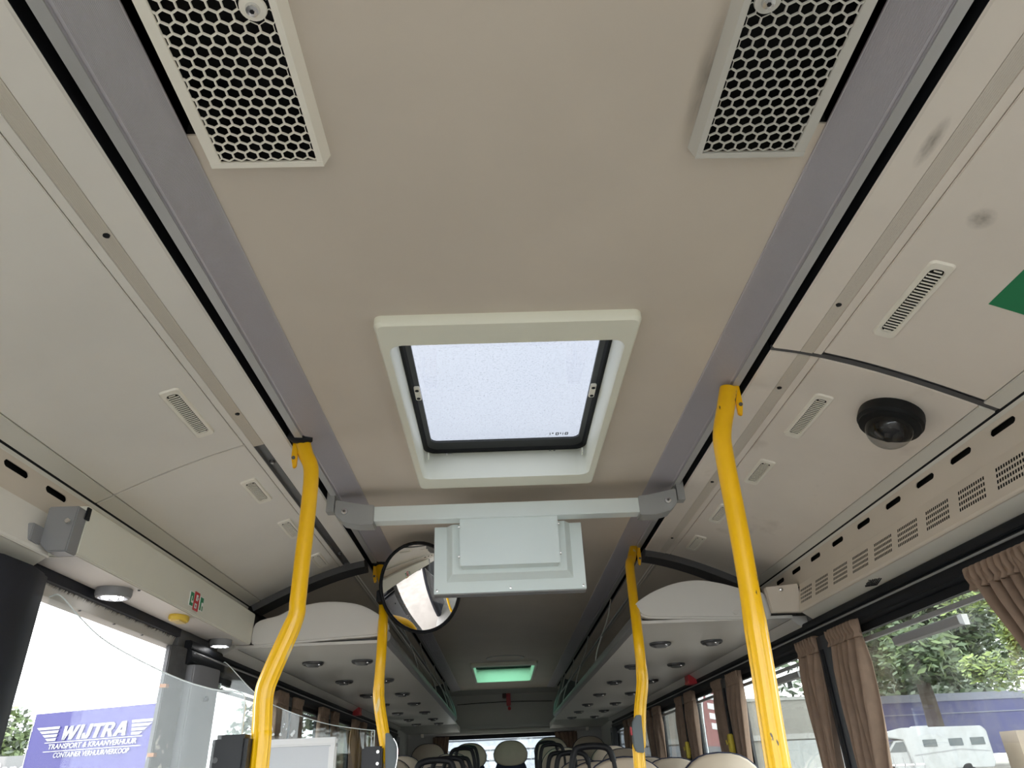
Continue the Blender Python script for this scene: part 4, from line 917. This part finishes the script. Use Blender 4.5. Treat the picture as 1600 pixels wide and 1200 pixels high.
for i, (x, z, lab) in enumerate(((-.92, 1.615, 'leftmost seat of the back row'), (-.43, 1.60, 'second seat from the left in the back row'), (.055, 1.61, 'middle seat of the back row facing the aisle'), (.54, 1.625, 'fourth seat from the left in the back row'), (.995, 1.62, 'rightmost seat of the back row'))):
    place(0, (x, 9.5, z-1.25), lab)
struct(MB().box(-1.22, -.30, 6.1, 9.98, 0, .19).box(.30, 1.22, 6.1, 9.98, 0, .19).box(-.3, .3, 9.0, 9.98, 0, .36).build('trim_22', FLOORM, org=(0, 8, 0)), 'raised seat platform at the rear', 'platform')
# ================================================================== OUTSIDE
GZ = -.75
GROUND = mat('pavement', (.19, .17, .15), .9, var=.18, vscale=1.2)
struct(MB().box(-120, 120, -60, 150, GZ-.1, GZ).build('ground', GROUND, org=(0, 0, GZ)), 'pale grey paved yard outside the bus', 'ground')
# --- billboard
A = Vector((-15.28, 25.844, 3.62)); e = Vector((.92671, -.37577, 0)); nb = Vector((-.37577, -.92671, 0))
bb = thing('billboard', A+e*2.5+Vector((0, 0, GZ-3.62)), 'large blue billboard with white WIJTRA lettering outside the open door', 'billboard')
BLUE = mat('billboard_blue', (.026, .020, .135), .5)
def q(u, z, d=0): p = A+e*u+nb*d; return (p.x, p.y, z)
mb = MB(); u0, u1 = 0, 5.3
mb.add([q(u0, 3.62), q(u1, 3.62), q(u1, .4), q(u0, .4), q(u0, 3.62, -.25), q(u1, 3.62, -.25), q(u1, .4, -.25), q(u0, .4, -.25)], [(0,1,2,3), (7,6,5,4), (0,4,5,1), (1,5,6,2), (2,6,7,3), (3,7,4,0)])
mb.build('panel', BLUE, bb)
MB().add([q(-.04, 3.62, .01), q(0, 3.62, .01), q(0, .4, .01), q(-.04, .4, .01)], [(0,1,2,3)]).build('edge_strip', MGREY, bb)
for u in (.6, 4.6): MB().box(A.x+e.x*u-.08, A.x+e.x*u+.08, A.y+e.y*u+.15, A.y+e.y*u+.31, GZ, 3.4).build('support_post', MGREY, bb)
mb = MB(); mb.tube([q(-.05, 3.745), q(5.3, 3.745)], .018, 6)
for k in range(12): mb.tube([q(.05+k*.45, 3.60), q(.05+k*.45, 3.76)], .012, 6)
mb.build('top_rail', MGREY, bb)
WP = mat('billboard_white', (.34, .34, .36), .5)
# block letters of the name, drawn stroke by stroke: (advance, [quads])
def stroke(x0, y0, x1, y1, w): return [(x0, y0), (x0+w, y0), (x1+w, y1), (x1, y1)]
GLY = {'W': (1.12, [stroke(.16, 0, .0, 1, .22), stroke(.16, 0, .42, 1, .20), stroke(.62, 0, .42, 1, .20), stroke(.62, 0, .88, 1, .22)]),
       'I': (.36, [stroke(.05, 0, .05, 1, .24)]),
       'J': (.58, [stroke(.28, .16, .28, 1, .24), [(.06, 0), (.44, 0), (.52, .20), (.02, .20)], stroke(0, .16, 0, .38, .20)]),
       'T': (.74, [[(0, .80), (.72, .80), (.72, 1), (0, 1)], stroke(.24, 0, .24, .82, .24)]),
       'R': (.82, [stroke(.04, 0, .04, 1, .24), [(.2, .82), (.62, .82), (.58, 1), (.2, 1)], [(.2, .40), (.58, .40), (.64, .56), (.2, .56)], [(.50, .46), (.68, .52), (.72, .86), (.54, .98)], stroke(.54, 0, .34, .44, .25)]),
       'A': (.86, [stroke(0, 0, .28, 1, .24), stroke(.60, 0, .36, 1, .24), [(.2, .22), (.68, .22), (.66, .40), (.22, .40)]])}
adv = sum(GLY[c][0] for c in 'WIJTRA'); k = 2.86/(adv+.2); u = 1.34; mb = MB()
for c in 'WIJTRA':
    for Q in GLY[c][1]: mb.add([q(u+(x+.2*y)*k, 2.785+y*.40, .03) for x, y in Q], [(0, 1, 2, 3)])
    u += GLY[c][0]*k
mb.build('lettering', WP, bb)
text_mesh('lettering', 'TRANSPORT & KRAANVERHUUR', .20, WP, bb, q(2.74, 2.548, .03), e, (0, 0, 1), shear=.15, bold=.003, width=3.62)
text_mesh('lettering', 'CONTAINER VERHUUR/VERKOOP', .20, WP, bb, q(2.78, 2.298, .03), e, (0, 0, 1), shear=.15, bold=.002, width=3.10)
for k in range(4):                                     # striped wings either side of the name
    z = 3.195-k*.112
    a = .23+k*.16; MB().add([q(a, z, .03), q(1.25-k*.02, z, .03), q(1.23-k*.02, z-.075, .03), q(a+.12, z-.075, .03)], [(0,1,2,3)]).build('wing_stripe', WP, bb)
    MB().add([q(4.24+k*.02, z, .03), q(5.22-k*.16, z, .03), q(5.10-k*.16, z-.075, .03), q(4.25+k*.02, z-.075, .03)], [(0,1,2,3)]).build('wing_stripe', WP, bb)
for z, a, b in ((2.735, .73, 4.76), (2.480, .75, 4.76)): MB().add([q(a, z+.011, .03), q(b, z+.011, .03), q(b, z-.011, .03), q(a, z-.011, .03)], [(0,1,2,3)]).build('rule_line', WP, bb)
# --- low hoarding left of it
o = thing('hoarding', (-18.6, 28.6, GZ), 'grey hoarding with white lettering at the lower left corner', 'hoarding')
MB().box(-23, -16.2, 28.6, 28.8, GZ, 2.55).build('panel', mat('hoarding_grey', (.18, .18, .175), .6), o)
text_mesh('lettering', 'Band', .62, WP, o, (-17.4, 28.58, 1.93), (1, 0, 0), (0, 0, 1), shear=.15, bold=.01)
# --- trees
def tree(loc, r, h, n, label, seed, cols, lsz=.30, trunk=.25, group='trees outside the windows', clumps=26, low=0, gz=None):
    GZ = globals()['GZ'] if gz is None else gz
    rn = random.Random(seed); x0, y0 = loc
    t = thing('tree', (x0, y0, GZ), label, 'tree', group)
    tp = smooth_path([(x0, y0, GZ), (x0+.1, y0, GZ+h*.3), (x0-.1, y0+.1, GZ+h*.6), (x0, y0, GZ+h*.9)], 4)
    MB().tube(tp, [trunk*(1-.7*i/len(tp)) for i in range(len(tp))], 8).build('trunk', mat('bark', (.06, .045, .035), .9), t, smooth=True)
    C = [(Vector((rn.gauss(0, .42)*r, rn.gauss(0, .42)*r, rn.uniform(-.42, .48)*h)), rn.uniform(.28, .5)*r) for _ in range(clumps)]
    mb = [MB(), MB()]; cz = GZ+h*.62
    for k in range(n):
        c, cr = C[rn.randrange(clumps)]
        d = Vector((rn.gauss(0, 1), rn.gauss(0, 1), rn.gauss(0, 1))).normalized()*cr*rn.uniform(.25, 1)
        p = Vector((x0, y0, cz))+c+d; s_ = lsz*rn.uniform(.6, 1.2)
        if p.z < GZ+.3+low: continue
        a = Vector((rn.gauss(0, 1), rn.gauss(0, 1), rn.gauss(0, .6))).normalized(); b = a.orthogonal().normalized(); b.rotate(Matrix.Rotation(rn.uniform(0, 6.28), 3, a)) if False else None
        m = mb[0] if rn.random() < .6 else mb[1]
        m.add([p-a*s_*.6, p+b*s_*.32-a*s_*.1, p+a*s_*.6, p-b*s_*.32+a*s_*.1], [(0, 1, 2, 3)])
    for m, c in zip(mb, cols): o = m.build('foliage', c, t); o['kind'] = 'stuff'
G1 = mat('leaf_dark', (.07, .10, .05), .6); G2 = mat('leaf_mid', (.11, .15, .06), .6); G3 = mat('leaf_light', (.23, .29, .085), .6); G4 = mat('leaf_grey', (.13, .155, .11), .6)
GZ2 = .15
struct(MB().box(15.5, 90, 40, 140, GZ-.05, GZ2).build('trim_30', GROUND, org=(40, 60, GZ)), 'slightly raised parking yard under the motorhome', 'ground')
tree((29.3, 53.0), 6.8, 15.6, 36000, 'big dark green tree behind the motorhome in the large right window', 3, (G1, G2), .54, .62, low=5.2, clumps=40, gz=GZ2)
tree((17.3, 24.2), 1.7, 9.0, 12000, 'bright yellow-green tree at the right edge beside the curtain', 4, (G3, G2), .20, .14, low=3.0)
tree((43.0, 84.0), 12.0, 23.0, 26000, 'wide grey-green tree far behind the blue trailer', 5, (G4, G1), 1.1, .7, low=2.0, clumps=60, gz=GZ2)
tree((-22.0, 35.0), 1.6, 4.6, 2500, 'round tree left of the blue billboard', 6, (G2, G4), .3)
tree((-7.6, 26.0), 2.0, 7.5, 5000, 'tree seen through the first left window', 7, (G4, G1), .28)
tree((-6.6, 31.5), 2.0, 7.5, 4000, 'tree seen through the second left window', 8, (G1, G4), .3)
tree((-5.6, 37.5), 2.4, 8.5, 4000, 'tree seen through the rear left windows', 9, (G4, G2), .3)
# --- concrete building on the right with roller shutters
bt = thing('concrete_building', (9.5, 32, GZ), 'beige concrete building with grey roller shutters behind the right windows', 'building')
MB().box(4.6, 13.9, 32.0, 44, GZ, 3.55).build('wall', mat('concrete', (.20, .19, .17), .85, var=.1, vscale=.8), bt)
MB().box(4.5, 14.0, 31.92, 32.02, 2.05, 2.25).build('ledge', mat('concrete_light', (.27, .265, .25), .8), bt)
MB().box(4.5, 14.0, 31.95, 44.05, 3.5, 3.62).build('parapet', mat('concrete_light', (.27, .265, .25), .8), bt)
SH = mat('shutter', (.18, .195, .215), .6)
for x0 in (5.0, 7.7):
    d = MB().box(x0, x0+2.3, 31.96, 32.0, GZ, 2.0).build('roller_shutter', mat('shutter_dark', (.20, .21, .23), .6), bt)
    for k in range(10): MB().box(x0+.02, x0+2.28, 31.93, 31.96, GZ+.05+k*.27, GZ+.28+k*.27).build('slat', SH, d)
MB().box(11.2, 13.7, 31.9, 31.97, GZ, 2.0).build('white_panel', mat('white_wall', (.28, .29, .285), .7), bt)
MB().lathe([(.05, 0), (.12, -.03), (.12, -.10), (.05, -.12)], (11.2, 32.0, 2.62), ax=1, n=14).build('wall_lamp', WHITES, bt)
# --- slatted pale building behind the rear window
bt = thing('slatted_hall', (0, 26, GZ), 'pale blue-white hall with horizontal cladding behind the rear window', 'building')
MB().box(-4.2, 4.4, 26, 31, GZ, 3.4).build('wall', mat('hall_shadow', (.12, .13, .155), .7), bt)
for k in range(14): MB().box(-4.2, 4.4, 25.93, 26.0, GZ+.05+k*.3, GZ+.30+k*.3).build('cladding_board', mat('hall_board', (.28, .30, .345), .6), bt)
# --- feather flag
t = thing('feather_flag', (5.90, 23.0, GZ), 'dark red feather flag with white letters outside the right window', 'flag')
MB().tube(smooth_path([(5.90, 23, GZ), (5.90, 23, 2.0), (5.95, 23, 3.0), (6.12, 23, 3.45), (6.35, 23, 3.48)], 5), .022, 6).build('pole', STEEL, t)
prof = [(5.92, 1.75), (5.93, 2.4), (5.98, 3.0), (6.14, 3.40), (6.38, 3.42), (6.48, 3.1), (6.50, 2.5), (6.42, 2.0), (6.30, 1.72)]
MB().prism(prof, 'y', 22.985, 23.0).build('banner', mat('flag_red', (.30, .13, .13), .8), t)
for k in range(4): MB().prism([(6.06+.02*k, 3.16-k*.27), (6.36+.02*k, 3.10-k*.27), (6.36+.02*k, 2.94-k*.27), (6.06+.02*k, 3.00-k*.27)], 'y', 22.965, 22.984).build('letter_block', WHITES, t)
# --- solid blue body painting in the billboard's window reflection; motorhome
t = thing('blue_trailer', (35, 61, GZ2), 'long blue trailer behind the trunk of the big tree', 'trailer')
MB().box(27.0, 45.0, 60.5, 63.5, 1.2, 5.5).build('box_body', mat('trailer_blue', (.055, .055, .14), .6), t, bevel=.04)
MB().box(27.0, 45.0, 60.45, 60.5, 4.95, 5.5).build('top_band', mat('trailer_band', (.16, .165, .21), .6), t)
MB().box(27.0, 45.0, 60.45, 60.5, 4.05, 4.12).build('pale_line', MATS['trailer_band'], t)
MB().box(33.8, 34.0, 60.44, 60.5, 1.2, 5.5).build('corner_post', MATS['trailer_band'], t)
for x in (29.5, 40, 42): MB().lathe([(.35, -.1), (.62, -.08), (.62, .18), (.35, .2)], (x, 60.8, GZ2+.62), ax=1, n=20).build('wheel', BLACK, t)
mh = thing('motorhome', (25.0, 45, GZ2), 'white motorhome parked outside the large right window', 'motorhome')
VW = mat('vehicle_white', (.32, .325, .33), .3); VG = mat('vehicle_glass', (.05, .06, .065), .1)
e2 = Vector((.955, -.295, 0)); n2 = Vector((-.295, -.955, 0)); O = Vector((22.1, 46.0, 0))
def mq(u, z, d=0): p = O+e2*u*1.17+n2*d*1.1; return (p.x, p.y, GZ2+(z+.75)*.90)
def slab(poly, d0, d1): 
    return MB().loft([[mq(u, z, d0) for u, z in poly], [mq(u, z, d1) for u, z in poly]], True, True)
slab([(1.15, -.30), (4.6, -.30), (4.72, 0), (4.72, 1.75), (4.55, 2.02), (1.0, 2.12), (.35, 1.95), (.25, 1.62), (.95, 1.42)], 0, -2.1).build('coach_body', VW, mh, bevel=.04)
slab([(-.55, -.30), (1.2, -.30), (1.2, 1.45), (.55, 1.40), (.10, .72), (-.50, .52), (-.62, .2)], -.1, -2.0).build('cab', VW, mh, bevel=.03)
slab([(.22, .74), (.60, 1.30), (1.05, 1.32), (1.05, .74)], -.085, -.11).build('cab_window', VG, mh)
slab([(.08, .78), (.50, 1.38), (.53, 1.36), (.13, .76)], -.2, -1.9).build('windscreen', VG, mh)
for u in (1.8, 2.95, 3.9): slab([(u, .95), (u+.62, .95), (u+.62, 1.38), (u, 1.38)], .02, -.02).build('side_window', VG, mh, bevel=.02)
slab([(1.3, .55), (3.4, .80), (4.6, .62), (4.6, .58), (3.4, .74), (1.3, .49)], .012, 0).build('decor_stripe', mat('stripe_grey', (.22, .22, .23), .5), mh)
slab([(1.0, -.3), (1.06, -.3), (1.06, 1.38), (1.0, 1.38)], -.08, -.1).build('door_gap', MGREY, mh)
slab([(4.70, .4), (4.74, .4), (4.74, 1.3), (4.70, 1.3)], -.3, -.6).build('tail_light', RED, mh)
for u in (.15, 3.5):
    c = mq(u, -.41, -.05); MB().lathe([(.12, -.12), (.34, -.10), (.34, .12), (.2, .14)], c, ax=1, n=22).build('wheel', BLACK, mh, smooth=True)
slab([(1.6, 2.05), (2.4, 2.04), (2.35, 2.2), (1.65, 2.2)], -.7, -1.4).build('roof_vent', VW, mh, bevel=.02)
cr = thing('crate_stack', (30.6, 44.5, GZ2), 'tan crate with red stripe right of the motorhome', 'crate')
MB().box(28.8, 31.2, 44.0, 45.5, GZ2, 2.3).build('crate', mat('tan_crate', (.24, .19, .14), .8), cr)
MB().box(30.3, 30.7, 43.95, 44.0, GZ2, 2.3).build('red_stripe', RED, cr)
# --- fence low on the right
fn = thing('mesh_fence', (9, 24, GZ), 'low wire fence in front of the concrete building', 'fence')
MB().box(6.3, 12.6, 24.0, 24.04, 1.02, 1.06).build('rail', STEEL, fn)
for k in range(22): MB().box(6.3+k*.3, 6.33+k*.3, 24.0, 24.03, GZ, 1.25).build('picket', MGREY, fn)
# --- white shed and green container reflected in the mirror
sh = thing('white_shed', (-9.5, -4, GZ), 'white corrugated shed reflected in the round mirror', 'shed')
MB().box(-13, -9.5, -8, -.5, GZ, 2.6).build('wall', mat('shed_white', (.34, .34, .34), .7), sh)
for k in range(18): MB().box(-9.5, -9.44, -7.9+k*.41, -7.7+k*.41, GZ, 2.55).build('rib', MATS['shed_white'], sh)
gc = thing('green_container', (-9.5, 1.5, GZ), 'green container reflected in the round mirror', 'container')
MB().box(-12, -9.6, .2, 3.0, GZ, 1.9).build('box', mat('container_green', (.10, .17, .10), .6), gc)
for k in range(9): MB().box(-9.6, -9.54, .3+k*.3, .45+k*.3, GZ+.1, 1.8).build('rib', MATS['container_green'], gc)
